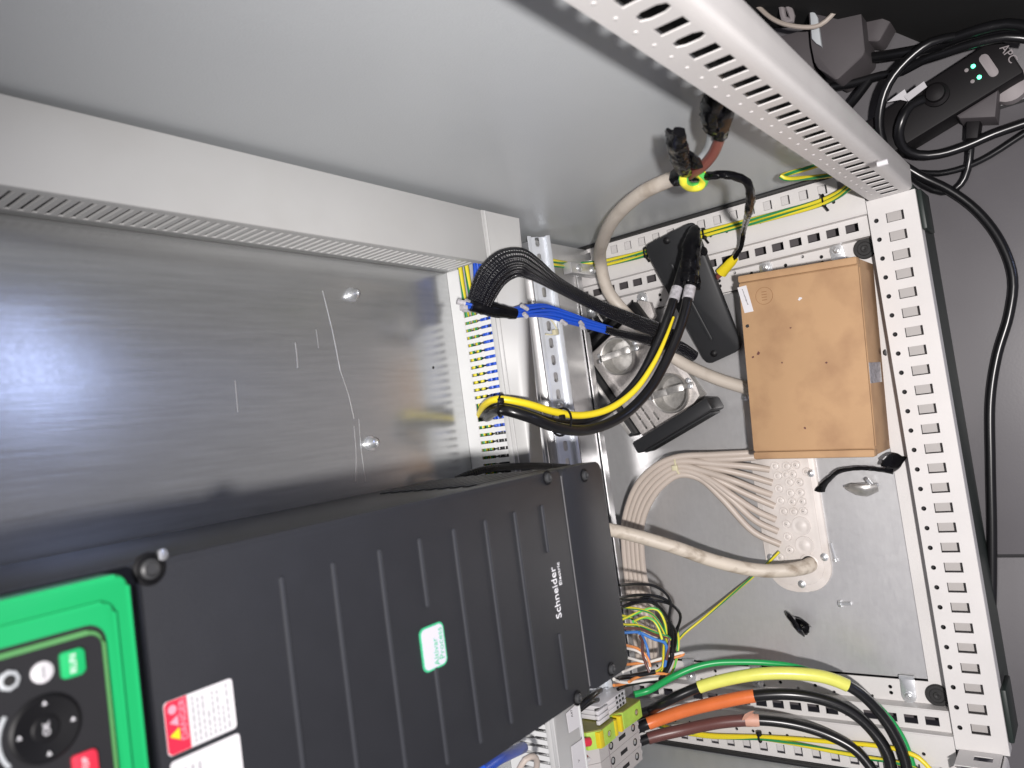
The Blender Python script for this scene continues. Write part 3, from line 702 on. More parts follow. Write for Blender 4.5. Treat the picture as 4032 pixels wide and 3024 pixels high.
for k in range(15):
    a = 0.06 + k*0.037; q0 = Vector(ZB(384, 207)).lerp(Vector(ZB(424, 320)), a/0.62) 
    p0 = fl_(*q0); MB().box((p0.x-.55, p0.y-random.uniform(.4, 1.3), ZTOP+.35), (p0.x+.35, p0.y+random.uniform(.3, 1.0), ZTOP+.45), fb).build('print_mark', M['ink'], lb)
pc = fl_(*ZB(528, 258)); r0 = 11.5
ring = MB().tube([fb @ Vector((pc.x + r0*math.cos(a*math.pi/14), pc.y + r0*math.sin(a*math.pi/14), ZTOP+.05)) for a in range(29)], .32, 4, smooth=False)
for dx in (-5.5, -1.8, 1.8, 5.5): ring.box((pc.x+dx-.5, pc.y-3.5, ZTOP-.1), (pc.x+dx+.4, pc.y+3.2, ZTOP+.25), fb)
ring.build('faded_round_mark', mat('faded_brown_ink', (0.24, 0.125, 0.055), .8), lid)
for (x, y, r, m_) in ((760, 275, 2.6, 'label'), (420, 457, 2.6, 'ink'), (490, 630, 2.2, 'brown'), (455, 655, 1.6, 'brown'), (932, 690, 1.6, 'brown'), (700, 465, 1.3, 'brown'), (792, 1115, 1.6, 'brown'), (645, 690, 1.2, 'brown')):
    p0 = fl_(*ZB(x, y)); MB().prism([(p0.x+r*random.uniform(.5, 1.3)*math.cos(a), p0.y+r*random.uniform(.5, 1.3)*math.sin(a)) for a in [i*.7 for i in range(9)]], ZTOP+.02, ZTOP+.2, fb).build('scuff', M[m_], lid)
# ---- translucent cable gland plate
gp = empty('cable_gland_plate', (-340, 202, -33), 'long white plastic cable entry plate with rubber membranes screwed to the floor', 'gland plate')
gl = MB().prism(rrect(-492, 156, -186, 247.5, 38, 8), -33.1, -28.5, bevel=1.5).build('plate_body', M['gland'], gp)
MB().prism(rrect(-482, 165, -196, 240, 30, 8), -28.5, -27.2, bevel=.8).build('raised_field', M['gland'], gp)
small = [(1845, 290), (1765, 300), (1665, 300), (1760, 375), (1818, 372), (1690, 385), (1790, 440), (1875, 440), (1700, 495), (1800, 535), (1885, 530), (1715, 600), (1815, 612), (1900, 608), (1740, 695), (1828, 697), (1912, 692), (1765, 805), (1775, 915), (1795, 1030), (1712, 1095), (1940, 350)]
big = [(1890, 820), (1920, 990)]
for lst, r in ((small, 6.5), (big, 13.6)):
    for x, y in lst:
        p = at(*Z4(x, y), z=-27); f = frame((p.x, p.y, -27.3), *UP)
        g = MB().lathe([(r, 0), (r*.96, 1.5), (r*.86, 1.6), (r*.70, .7), (r*.5, 1.0), (r*.3, 2.4), (0.2, 2.7)], f, 20).build('membrane', M['gland'], gp)
        if r < 9 and random.random() < .5: MB().cyl((p.x, p.y, -24.4), (p.x, p.y, -24.1), 0.7, seg=8).build('pin_hole', M['ink'], g)
for x, y in ((1970, 362), (2088, 1095), (1893, 1330), (1622, 1098)):
    p = at(*Z4(x, y), z=-25); f = frame((p.x, p.y, -27.3), *UP)
    MB().lathe([(5.6, 0), (5.6, .7), (4.4, 1), (4.2, 2.6), (2.4, 3.8), (.4, 4)], f, 18).build('screw', M['steel'], gp)
p = at(1608, 859, z=-25); MB().lathe([(5.6, 0), (5.6, .7), (4.4, 1), (4.2, 2.6), (2.4, 3.8), (.4, 4)], frame((p.x, p.y, -28.5), *UP), 18).build('screw', M['steel'], gp)
p = at(*Z4(1955, 1150), z=-24); MB().lathe([(13.5, 0), (13.5, 1.6), (11, 2.4), (9.8, -1), (.5, -1.2)], frame((p.x, p.y, -27.2), *UP), 24).build('torn_membrane', M['gland'], gp)
MB().cyl((p.x, p.y, -27.6), (p.x, p.y, -26.0), 9.6).build('torn_hole', M['darkinside'], gp)
# ---- loose black cover plate leaning on the side rail
A, B, C_, D_ = (at(u, v, z=z) for u, v, z in ((1390, 532, 42), (1496, 478, 42), (1604, 754, -20), (1526, 790, -20)))
cp = empty('loose_cover_plate', ((C_+D_)/2).to_tuple(), 'matt black rectangular cover plate with a moulded ridge leaning against the right floor rail', 'cover plate')
e1 = (D_ + C_ - A - B); f = frame(((A+B+C_+D_)/4), e1, (B + C_ - A - D_))
loc = [f.inverted() @ q for q in (A, B, C_, D_)]
def round_poly(P, r, n=5):
    out = []
    for i in range(len(P)):
        p, a, b = Vector(P[i]), Vector(P[i-1]), Vector(P[(i+1) % len(P)])
        pa, pb = p + (a-p).normalized()*r, p + (b-p).normalized()*r
        for k in range(n+1):
            t = k/n; out.append(tuple(pa*(1-t)**2 + p*2*t*(1-t) + pb*t*t))
    return out
if f.to_3x3().col[2].z < 0: f = f @ Matrix.Rotation(math.pi, 4, 'X'); loc = [f.inverted() @ q for q in (A, B, C_, D_)]
pp = round_poly([(q.x, q.y) for q in loc], 11)
MB().prism(pp, -9, 0, f, bevel=2.5).build('plate_body', M['bracket'], cp)
q0, q1 = (f.inverted() @ at(*p, z=12) for p in ((1457, 565), (1528, 745)))
ang = math.atan2(q1.y-q0.y, q1.x-q0.x); g = f @ Matrix.Translation(((q0.x+q1.x)/2, (q0.y+q1.y)/2, 0)) @ Matrix.Rotation(ang, 4, 'Z')
L2 = math.hypot(q1.x-q0.x, q1.y-q0.y)/2
MB().prism(rrect(-L2, -3, L2, 3, 2.9, 4), -.5, 2.2, g, bevel=1.3).build('ridge', M['bracket'], cp)
for u, v in ((1442, 519), (1541, 765)):
    q = f.inverted() @ at(u, v, z=(36 if v < 600 else -14)); g = f @ Matrix.Translation((q.x, q.y, 0))
    MB().lathe([(5.4, -.2), (5.4, .8), (4.2, 1.6), (3.0, 2.6), (.5, 3)], g, 18).build('screw', M['black'], cp)
# ---- loose cable clamp bracket
tb = empty('cable_clamp_bracket', (-150, 391, -33), 'loose black cable entry bracket holding two round zinc clamps on a grained metal plate', 'clamp bracket')
tf = frame((-150, 391, 0), (-.874, -.487, 0), (.487, -.874, 0))
TZ = -6.0
hol = []
for cx, cy in ((44, -47), (61, -47), (36, -34), (53, -34), (70, -34), (62, -21)):
    hol.append([(cx + px, cy + py) for px, py in rrect(-8, -1.9, 8, 1.9, 1.8, 3)])
hol += [disc(-52, -14, 30, 32), disc(50, 22, 30, 32)]
pm = sheet([(-88, -60), (84, -60), (84, 40), (80, 56), (62, 62), (10, 62), (-8, 58), (-30, 62), (-70, 60), (-88, 46)], hol, 2.0, tf @ Matrix.Translation((0, 0, TZ)), .2)
link('metal_plate', pm, M['cast'], tb)
MB().box((-84, -58, TZ-26), (80, 58, TZ-23), tf).build('underside_tray', M['clamp'], tb)
for cx, cy, a in ((-52, -14, .12), (50, 22, .12)):
    g = tf @ Matrix.Translation((cx, cy, TZ)) @ Matrix.Rotation(math.radians(62)+a, 4, 'Z')
    cup = MB().lathe([(25, -21), (31, -20), (31, 8), (30, 9.5), (28, 8.5), (27.6, -16), (25.5, -19.4), (20, -19.8), (.5, -20)], g, 36).build('clamp_ring', M['clamp'], tb)
    strap = MB()
    prof = [(-41, 2), (-35, 3), (-29, 11), (-23, 16), (0, 15), (20, 16), (27, 13), (32, 6), (41, 6)]
    for i in range(len(prof)-1):
        (x0, z0), (x1, z1) = prof[i], prof[i+1]
        dv_ = Vector((x1-x0, 0, z1-z0)); gg = g @ Matrix.Translation((x0, 3, z0)) @ dv_.to_track_quat('X', 'Z').to_matrix().to_4x4()
        wd = 3.6 + (1.6 if 2 <= i <= 5 else 0); strap.box((-.4, -wd, -1.2), (dv_.length+.4, wd, 1.2), gg, bevel=.5)
    st_ = strap.build('clamp_strap', M['clamp'], cup)
    for x, z0, l in ((-34, 2, 12), (35, 5, 14)):
        for y in (0, 9):
            bo = MB().cyl(g @ Vector((x, y, z0-8)), g @ Vector((x+2, y+2, z0+l*.6)), 2.3, seg=10)
            bo.cyl(g @ Vector((x+1, y+1, z0+1)), g @ Vector((x+1.5, y+1.5, z0+4.5)), 4.0, seg=6); bo.build('clamp_bolt', M['steel'], cup)
wl = MB().box((-92, -72, -22), (66, -62, 12), tf, bevel=1.5).build('side_bar', M['bracket'], tb)
MB().box((-86, -71.5, 12), (62, -64.5, 13.2), tf, bevel=.4).build('bar_top', M['clamp'], wl)  # paler piece paints the lit upper face of the black bar
for x in (-40, 38): MB().cyl(tf @ Vector((x, -68, 13.1)), tf @ Vector((x, -68, 13.6)), 2.4).build('bar_hole', M['darkinside'], wl)
w = MB().box((-122, -92, -24), (-106, 40, 16), tf, bevel=2); w.box((-104, -86, -20), (-94, 46, 2), tf, bevel=1.5); w.box((-118, -60, 16), (-110, 30, 22), tf, bevel=1.5)
w.build('end_wall', M['black'], tb)
for y in (-4, 8, 18): MB().box((-121, y, 22), (-104, y+3, 24), tf, bevel=.6).build('end_rib', M['clamp'], tb)
g = tf @ Matrix.Translation((92, 0, 0)) @ Matrix.Rotation(math.radians(-7), 4, 'Z')
w = MB().box((-6, -70, -26), (14, 74, 24), g, bevel=3.5); w.box((14, -62, -20), (17, 66, 14), g, bevel=1)
w = w.build('end_wall', M['bracket'], tb)
for z in (-12, -2, 8): MB().box((16.9, -56, z), (17.9, 60, z+3), g, bevel=.3).build('end_rib', M['black'], w)
hx = at(*Z3(1035, 110), z=0)
MB().prism([(hx.x+23*math.cos(a), hx.y+20*math.sin(a)) for a in [math.radians(12+60*i) for i in range(6)]], -12, -3, bevel=.8).build('hexagonal_tab', M['cast'], tb)
bw = zp(Z3, [(860, -20, 20), (920, 20, 14), (980, 60, 10), (1010, 110, 6)])
MB().box((-98, 40, -20), (-60, 66, 14), tf, bevel=2).build('corner_block', M['black'], tb)

# ================================================================== cables
# ---- beige supply cable with taped ends
bc = empty('supply_cable', (-190, 233, -33), 'thick beige grey supply cable curving up the side panel to black taped ends', 'cable')
MB().tube(path([(1660, 850, -17), (1612, 838, -15), (1540, 815, -8), (1460, 775, 0), (1400, 720, 14), (1350, 675, 25), (1312, 625, 45), (1297, 565, 'x', 30), (1303, 518, 'x', 40), (1332, 465, 'x', 48), (1390, 415, 'x', 52), (1450, 387, 'x', 50), (1478, 377, 'x', 46)]), [9.6, 9.6, 9.6, 9.6, 9.4, 9.2, 9, 8.8, 8.6], 16).build('sheath', M['beige'], bc)
MB().tube(path([(1462, 384, 'x', 48), (1474, 378, 'x', 47), (1486, 374, 'x', 44), (1497, 370, 'x', 42)]), [10, 11, 10.5, 8], 14, 3, wob=.05).build('tape_collar', M['tape'], bc)
MB().tube(path([(1488, 372, 'x', 42), (1510, 350, 'x', 42), (1530, 325, 'x', 44), (1538, 295, 'x', 46), (1541, 262, 'x', 46)]), 5.0, 12).build('grey_core', M['greyins'], bc)
MB().tube(path([(1488, 378, 'x', 36), (1515, 362, 'x', 34), (1540, 333, 'x', 36), (1554, 300, 'x', 40), (1558, 275, 'x', 42)]), 5.4, 12).build('brown_core', M['redbrown'], bc)
MB().tube(path([(1555, 290, 'x', 40), (1560, 262, 'x', 42), (1568, 240, 'x', 44), (1577, 224, 'x', 46)]), [7.6, 7.8, 8.2, 6], 10, 4, wob=.12).build('tape_end', M['tape'], bc)
MB().tube(path([(1540, 278, 'x', 44), (1536, 255, 'x', 46), (1540, 232, 'x', 48), (1546, 205, 'x', 50)]), [8.4, 9.5, 10, 8], 10, 4, wob=.14, flat=.86).build('tape_end', M['tape'], bc)
MB().tube(path([(1480, 372, 'x', 36), (1476, 388, 'x', 28), (1492, 404, 'x', 24), (1512, 402, 'x', 24), (1521, 388, 'x', 28), (1514, 375, 'x', 32), (1508, 382, 'x', 36)]), 5.0, 12, 3).build('earth_core', M['gybright'], bc)
MB().tube(path([(1480, 374, 'x', 36), (1472, 352, 'x', 30), (1466, 325, 'x', 28), (1463, 303, 'x', 26), (1468, 284, 'x', 26)]), [6.2, 8, 9.0, 8.2, 9.0, 5], 10, 3.5, wob=.16, flat=.85).build('tape_end', M['tape'], bc)
MB().tube(path([(1460, 315, 'x', 30), (1453, 300, 'x', 30), (1449, 284, 'x', 30)]), [5, 5, 3.2], 8, 4, wob=.15, flat=.6).build('tape_tail', M['tape'], bc)
MB().tube(path([(1489, 350, 'x', 33), (1494, 340, 'x', 33), (1490, 330, 'x', 33)]), [8, 7, 3], 8, 4, wob=.15, flat=.6).build('tape_tail', M['tape'], bc)
# ---- thin taped control lead with its yellow lug
tl = empty('taped_control_lead', at(1590, 555, z=5).to_tuple(), 'thin black taped lead hanging from the supply cable with a yellow crimp lug', 'lead')
lead = path([(1497, 382, 'x', 36), (1530, 380, 'x', 28), (1562, 377, 'x', 22), (1592, 382, 'x', 18), (1613, 393, 'x', 14), (1621, 420, 'x', 6), (1618, 452, 'x', 2), (1606, 500, 60), (1600, 535, 30), (1585, 560, 18)])
MB().tube(lead, [4.6, 4.2, 4.4, 5.2, 4.6, 4.2, 3.8, 4.2, 3.6, 3.4, 3.2], 10, 4, wob=.10).build('taped_lead', M['tape'], tl)
q0, q1, q2 = at(1588, 557, z=18), at(1558, 590, z=6), at(1546, 603, z=0)
MB().tube([q0, q0.lerp(q1, .3), q0.lerp(q1, .5), q1], [4.6, 6.2, 5.8, 7.2], 12, 3, smooth=False, flat=.85).build('crimp_sleeve', M['yellow'], tl)
MB().tube([q1, q2], [4.4, 3.4], 10, smooth=False).build('brown_stub', M['redbrown'], tl)
MB().tube([q2, q2 + (q2-q1)*0.6], 1.6, 8, smooth=False).build('bare_strands', M['steel'], tl)
# ---- black power cables with yellow earth lead coming out of the duct
def off(pts, dx, dy, dz): return [p + Vector((dx, dy, dz)) for p in pts]
main = [(1028, 912, 330), (1038, 896, 352), (1056, 880, 376), (1080, 874, 'y', 382), (1130, 884, 'y', 366), (1200, 904, 'y', 356), (1262, 908, 'y', 345), (1325, 884, 'y', 325), (1385, 826, 'y', 300), (1425, 755, 'y', 280), (1455, 680, 'y', 263), (1474, 610, 'y', 252), (1486, 560, 'y', 246), (1492, 520, 'y', 244)]
B1 = path([(u - 1, v - 3, *r) for u, v, *r in main])
B2 = path([(1042, 917, 330), (1052, 902, 352), (1068, 888, 372), (1092, 886, 'y', 372), (1140, 900, 'y', 354), (1205, 924, 'y', 342), (1272, 928, 'y', 332), (1345, 898, 'y', 314), (1402, 842, 'y', 292), (1443, 770, 'y', 272), (1474, 692, 'y', 254), (1491, 620, 'y', 244), (1500, 570, 'y', 240), (1504, 530, 'y', 240)])
B1 = path([(1034, 914, 330), (1044, 898, 350), (1060, 884, 370), (1085, 880, 'y', 384), (1135, 894, 'y', 372), (1202, 914, 'y', 362), (1262, 912, 'y', 352), (1322, 880, 'y', 332), (1378, 822, 'y', 306), (1416, 750, 'y', 285), (1446, 676, 'y', 266), (1467, 606, 'y', 256), (1480, 560, 'y', 250), (1488, 520, 'y', 247)])
cable('power_cable', B1, 6.4, M['blackcable'], 'thick black cable from the duct, inner one beside the yellow earth lead', group='black power cables', seg=14)
cable('power_cable', B2, 6.8, M['blackcable'], 'thick black cable from the duct, outer lower one with the clear marker', group='black power cables', seg=14)
Y1 = path([(1030, 912, 335), (1036, 894, 356), (1050, 872, 380), (1075, 862, 'y', 380), (1130, 870, 'y', 360), (1200, 890, 'y', 347), (1258, 897, 'y', 336), (1318, 882, 'y', 318), (1372, 842, 'y', 296), (1412, 785, 'y', 276), (1438, 730, 'y', 264), (1455, 685, 'y', 258)])
cable('earth_lead', Y1, [3.6, 4.0, 4.4, 4.6, 4.6, 4.4, 3.8, 2.8, 1.6], M['yellow'], 'yellow earth lead strapped along the two black power cables', seg=12)
MB_ = MB().tube(path([(1470, 668, 'y', 258), (1480, 615, 'y', 248), (1490, 560, 'y', 243), (1496, 515, 'y', 240), (1500, 497, 'y', 240)]), [9.5, 9.0, 12.5, 13.5, 12.8, 12.6, 9.5, 7.5, 4.5], 12, 4, wob=.05)
th = empty('taped_cable_head', at(1496, 520, y=243).to_tuple(), 'shiny black taped end of the power cables resting on the cover plate', 'taped end')
MB().tube(path([(1486, 612, 'y', 246), (1489, 585, 'y', 243), (1492, 555, 'y', 240), (1495, 528, 'y', 238), (1499, 506, 'y', 238), (1502, 492, 'y', 240)]), [12.5, 13.6, 12.6, 13.8, 13.6, 12.4, 13.8, 12.6, 11.0, 9.0, 8.5, 5], 14, 3.0, wob=.05).build('tape_wrap', M['tape'], th)
MB().tube(path([(1510, 545, 'y', 238), (1517, 538, 'y', 236), (1519, 533, 'y', 236)]), [4, 4, 2], 6, 3, flat=.4).build('tape_tail', M['tape'], th)
MB().tube(path([(1508, 625, 'y', 246), (1508, 610, 'y', 246), (1506, 595, 'y', 244)]), [3, 4.5, 3.5], 8, 3, wob=.2).build('tape_tail', M['tape'], th)
for k, (P, r) in enumerate(((B1, 8.2), (B2, 8.6))):
    pts = catmull(P, 6.0); j = min(range(len(pts)), key=lambda i: (pts[i]-at(1466 if k == 0 else 1484, 648 if k == 0 else 655, y=258)).length)
    MB().tube([pts[j-1], pts[j], pts[j+1], pts[j+2]], r-.6, 14, smooth=False).build('marker_sleeve', M['clear'], th)
for pos in ((1067, 878), (1205, 898)):
    pts = catmull(B1, 6.0); c0 = at(*pos, y=372 if pos[0] < 1100 else 352); j = min(range(len(pts)), key=lambda i: (pts[i]-c0).length)
    d = (pts[j+1]-pts[j-1]).normalized(); n1 = d.orthogonal().normalized(); n2 = d.cross(n1); p2 = catmull(B2, 6.0); j2 = min(range(len(p2)), key=lambda i: (p2[i]-pts[j]).length); p3 = catmull(Y1, 6.0); j3 = min(range(len(p3)), key=lambda i: (p3[i]-pts[j]).length)
    cc = (pts[j] + p2[j2] + p3[j3])/3; R_ = (max((q-cc).length for q in (pts[j], p2[j2], p3[j3])) + 6.6)*.8
    t_ = MB().tube([cc + (n1*math.cos(a*math.pi/10) + n2*math.sin(a*math.pi/10))*R_ for a in range(21)], 1.5, 6, smooth=False)
    hp = cc - Vector((AX_F.x, AX_F.y, AX_F.z))*R_ + AX_D*-6; t_.box((hp.x-3, hp.y-3, hp.z-3), (hp.x+3, hp.y+3, hp.z+3), bevel=.8)
    tag(t_.build('cable_tie', M['black']), 'black cable tie round the power cables ' + ('where they leave the duct' if pos[0] < 1100 else 'in front of the slotted rail'), 'cable tie')
# ---- braided sleeves and the blue control bundle
SL = path([(1035, 655, 'y', 378), (1046, 628, 'y', 370), (1062, 598, 'y', 360), (1088, 574, 'y', 350), (1120, 566, 'y', 345), (1152, 580, 'y', 345), (1200, 612, 'y', 345), (1260, 645, 'y', 337), (1320, 674, 'y', 322), (1380, 698, 'y', 303), (1430, 716, 'y', 288), (1465, 735, 'y', 275)])
cable('braided_sleeve', SL, [10, 12, 13, 12, 9.5, 7.2, 6.2, 5.8, 5.8, 6.2, 6.8, 7.2, 7.2, 7.0], M['braid'], 'wide black braided sleeve arching out of the duct above the blue wires', 'sleeve', seg=18, step=5, flat=.68, flatdir='view')
cable('braided_sleeve', path([(1306, 711, 'y', 336), (1340, 721, 'y', 326), (1380, 730, 'y', 314), (1425, 741, 'y', 298), (1470, 752, 'y', 286), (1500, 770, 'y', 276)]), [5.2, 5.6, 6.2, 7.6, 9.0, 9.5, 8], M['braid'], 'black braided sleeve continuing from the end of the blue wire bundle', 'sleeve', seg=16, step=5)
bb = empty('blue_wire_bundle', at(1200, 678, y=358).to_tuple(), 'bundle of bright blue control wires with white markers in front of the rail', 'wire bundle')
bl = path([(1100, 678, 'y', 366), (1140, 671, 'y', 362), (1180, 672, 'y', 359), (1230, 687, 'y', 351), (1270, 700, 'y', 344), (1318, 714, 'y', 334)])
for k in range(11):
    a = k*2*math.pi/9 if k < 9 else k; rr = 5.6 if k < 9 else 1.5
    pts = []
    for i, p in enumerate(bl):
        sp = (0.75, 1.15, 1.35, 1.15, .95, .8)[i]
        pts.append(p + (Vector((1, .1, 0))*math.cos(a+i*.25) + Vector((0, .7, .7))*math.sin(a+i*.25))*rr*sp)
    MB().tube(pts, 1.9, 8, 6).build('blue_wire', M['blue'], bb)
MB().tube(path([(1018, 660, 'y', 384), (1040, 664, 'y', 378), (1070, 670, 'y', 371), (1100, 676, 'y', 366), (1112, 678, 'y', 364)]), [7, 8.5, 8.8, 8.5, 7.4, 7], 14, 4, wob=.07).build('tape_wrap', M['tape'], bb)
for k, (u, v) in enumerate(((1003, 655), (1010, 664), (1016, 656), (1012, 668))):
    q0 = at(u, v, y=388+k*2); q1 = at(1030, 661+k*2, y=380)
    MB().tube([q0, q1], 1.9, 8, smooth=False).build('blue_wire', M['blue'], bb)
    d = (q0-q1).normalized(); MB().tube([q0-d*1, q0+d*9], 3.4, 8, smooth=False).build('marker_sleeve', M['clear'], bb)
for u, v, y, l in ((1133, 664, 356, 9), (1135, 681, 355, 5), (1256, 699, 337, 5), (1258, 706, 334, 5), (1218, 697, 345, 8)):
    q = at(u, v, y=y); MB().tube([q + Vector((2, 0, l*.6)), q - Vector((2, 0, l*.6))], 2.7, 8, smooth=False).build('marker_sleeve', M['clear'], bb)
# braided conduit along the side of the drive
cable('braided_conduit', path([(985, 1037, 'y', 420), (1020, 1022, 'y', 408), (1060, 1012, 'y', 398), (1110, 1008, 'y', 390), (1165, 1007, 'y', 382), (1230, 1010, 'y', 372)]), 4.5, M['braid'], 'slim black braided conduit lying along the flank of the drive', 'conduit', seg=12)
# ---- wires lying inside the ducts
for k, (y, z, r, m_) in enumerate(((441, 347, 3.4, 'gy'), (434, 343, 3.2, 'gy'))):
    pts = [Vector((48 - i*60, y + 1.5*math.sin(i+k), z + 1.5*math.cos(i*1.3+k))) for i in range(11)]
    cable('earth_wire', pts, r, M[m_], ('rear' if k == 0 else 'front') + ' green and yellow earth wire lying inside the bottom duct', 'wire', 'earth wires in the duct', seg=8, step=20)
n = 0
for y, z in ((408, 350), (404, 347), (413, 349), (418, 347), (402, 351)):
    n += 1
    pts = [Vector((58 - i*22, y + 1.6*math.sin(i*1.1+n), z + 1.8*math.cos(i*.9+n*2))) for i in range(13)]
    cable('blue_wire', pts, 2.9, M['blue'], 'blue control wire in the bottom duct, ' + ('second from its front', 'third from its front, lowest', 'fourth from its front', 'rearmost of five', 'frontmost of five')[n-1], 'wire', 'blue wires in the duct', seg=8, step=12)
for k, (y, z) in enumerate(((407, 348), (417, 347))):
    pts = [Vector((-206 - i*40, y, z + math.sin(i))) for i in range(10)]
    cable('black_wire', pts, 5.2, M['blackcable'], ('front' if k == 0 else 'rear') + ' black cable running in the bottom duct left of the yellow lead', 'cable', 'black cables in the duct', seg=10, step=20)
for k in range(5):
    cable('black_wire', [Vector((21 + 7*(k % 3) + math.sin(i+k)*1.5 + i*1.06, 404 + 10*k, 380 + 100*i)) for i in range(8)], 5.2, M['blackcable'], ('front', 'second', 'third', 'fourth', 'rear')[k] + ' black filler wire added to darken the slots of the tall right hand duct', 'wire', 'added wires in the tall duct', seg=8, step=40)  # wires added so that the slot gaps turn out dark
cable('blue_wire', [Vector((30, 405, 360)), Vector((26, 404, 420)), Vector((30, 405, 520)), Vector((27, 402, 700)), Vector((30, 404, 900))], 3, M['blue'], 'blue wire rising inside the tall right hand duct', 'wire', seg=8, step=20)
cable('earth_wire', path([(1030, 914, 336), (1033, 925, 338), (1036, 950, 338), (1040, 985, 338), (1044, 1020, 338)]), 4.6, M['yellow'], 'yellow end of the earth lead turning left inside the duct', 'wire', seg=10)
for k, (u0, u1) in enumerate(((1014, 1026), (1020, 1030))):
    cable('earth_wire', path([(u0, 860, 335), (u0+3, 875, 338), (u1-4, 895, 338), (u1, 912, 335)]), 2.4, M['gy'], ('left' if k == 0 else 'right') + ' short green and yellow wire crossing the snapped out gap in the duct', 'wire', 'wires in the duct gap', seg=8)
# ---- earth wires along the right floor rail
ER = [(1118, 535, 'y', 474), (1140, 553, 'y', 466), (1200, 568, 'y', 452), (1245, 573, 34), (1285, 571, 12), (1340, 560, 10), (1400, 545, 9), (1460, 524, 9), (1520, 505, 9), (1600, 484, 9), (1690, 461, 10), (1770, 438, 14), (1810, 420, 22), (1838, 400, 38)]
for k, (du, dv_) in enumerate(((0, -4), (0, 5))):
    pts = path([(u+du, v+dv_, *r) for u, v, *r in ER])
    cable('earth_wire', pts, 2.9, M['gy'], ('outer' if k == 0 else 'inner') + ' green and yellow earth wire tied along the right floor rail', 'wire', 'earth wires on the right rail', seg=10)
for u, v in ((1779, 432), (1522, 504), (1395, 545)):
    p = at(u, v, z=12); t_ = MB().tube([p + Vector((math.cos(a*math.pi/8)*7.5, 0, math.sin(a*math.pi/8)*6)) for a in range(17)], 1.3, 6, smooth=False)
    t_.box((p.x-9, p.y-2.5, p.z-1), (p.x-4, p.y+2.5, p.z+5), bevel=.8); t_.tube([p + Vector((-8, 0, 1)), p + Vector((-16, -4, 0))], 1.6, 6, smooth=False)
    tag(t_.build('cable_tie', M['black']), 'black cable tie holding the earth wires to the right rail ' + {1779: 'near the front post', 1522: 'beside the taped cable head', 1395: 'at the cover plate corner'}[u], 'cable tie')
lp = MB().tube(path([(1800, 378, 'x', 62), (1745, 384, 'x', 58), (1700, 386, 'x', 55), (1688, 382, 'x', 58), (1700, 376, 'x', 63), (1750, 362, 'x', 68), (1800, 345, 'x', 72)]), 3.0, 10, 4)
tag(lp.build('earth_wire', M['gy']), 'short yellow and green wire loop behind the front post', 'wire')
# ---- bundle of light grey control cables into the gland plate
ent = [[(1640, 150), (1475, 180), (1150, 200)], [(1640, 195), (1475, 222), (1150, 240)], [(1612, 330), (1450, 305), (1150, 280)], [(1640, 445), (1400, 375), (1130, 318)], [(1632, 548), (1480, 495), (1300, 425), (1050, 345)], [(1660, 648), (1400, 535), (1150, 415)], [(1668, 765), (1500, 690), (1300, 560), (1060, 400)], [(1688, 868), (1500, 780), (1250, 560), (1020, 392)], [(1708, 982), (1480, 875), (1200, 580), (1000, 405)]]
for i, e in enumerate(ent):
    t = i/8; top = (i % 2 == 0)
    lay = 8 if top else -4
    pts = [(x, y, -26 if j == 0 else (-19 + 5*j if j < 2 else -12 + 6*j)) for j, (x, y) in enumerate(e)]
    pts += [(800 + 30*t, 222 + 155*t, 6 + lay)]
    pts += [(620 + 60*t, 300 + 170*t, 12 + lay), (470 + 110*t, 450 + 150*t, 14 + lay), (385 + 130*t, 640 + 110*t, 14 + lay), (345 + 150*t, 830 + 40*t, 14 + lay), (350 + 150*t, 1020, 12 + lay), (372 + 150*t, 1250, 10 + lay), (400 + 175*t, 1500, 8 + lay), (440 + 170*t, 1750, 14 + lay), (480 + 150*t, 2000, 30 + lay)]
    cable('control_cable', zp(Z4, pts), 4.9, M['greycable'], 'light grey control cable in the tied bundle, ' + ('topmost, running under the box', 'second from top, running under the box', 'third from top, entering the gland plate', 'fourth from the top entering the gland plate', 'fifth from the top entering the gland plate', 'sixth from the top entering the gland plate', 'seventh from the top entering the gland plate', 'eighth from the top entering the gland plate', 'lowest one entering the gland plate')[i], 'cable', 'grey control cable bundle', seg=12)
tt = zp(Z4, [(785, 215, 12), (790, 260, 20), (800, 310, 21), (815, 350, 20), (850, 392, 8), (835, 330, -14), (800, 250, -14), (785, 215, 12)])
tie = MB().tube(tt, 1.5, 6); p = at(*Z4(790, 315), z=22); tie.box((p.x-4, p.y-5, p.z-2), (p.x+4, p.y+4, p.z+3), bevel=1)
tag(tie.build('cable_tie', M['plastic_tie']), 'natural nylon cable tie round the light grey control cables', 'cable tie')
# ---- single thick stained cable
cable('motor_cable', zp(Z4, [(1990, 1140, -34), (1950, 1168, -20), (1880, 1190, -6), (1780, 1205, 4), (1600, 1212, 16), (1400, 1190, 30), (1100, 1115, 58), (800, 1010, 84), (500, 920, 108), (300, 870, 124), (120, 830, 150), (0, 800, 190)]), [10.5, 9.6, 9.6, 9.6, 9.6, 9.6, 9.6], M['dirtycable'], 'single thick stained beige cable rising from the gland plate to under the drive', 'cable', seg=18)
cable('earth_wire', zp(Z4, [(1700, 1045, -20), (1640, 1105, -18), (1560, 1180, -20), (1460, 1270, -22), (1340, 1370, -18), (1150, 1530, -10), (1000, 1655, 0), (870, 1760, 14), (790, 1850, 30)]), 2.0, M['gy'], 'thin green and yellow wire running across the bare floor plate', 'wire', seg=8)
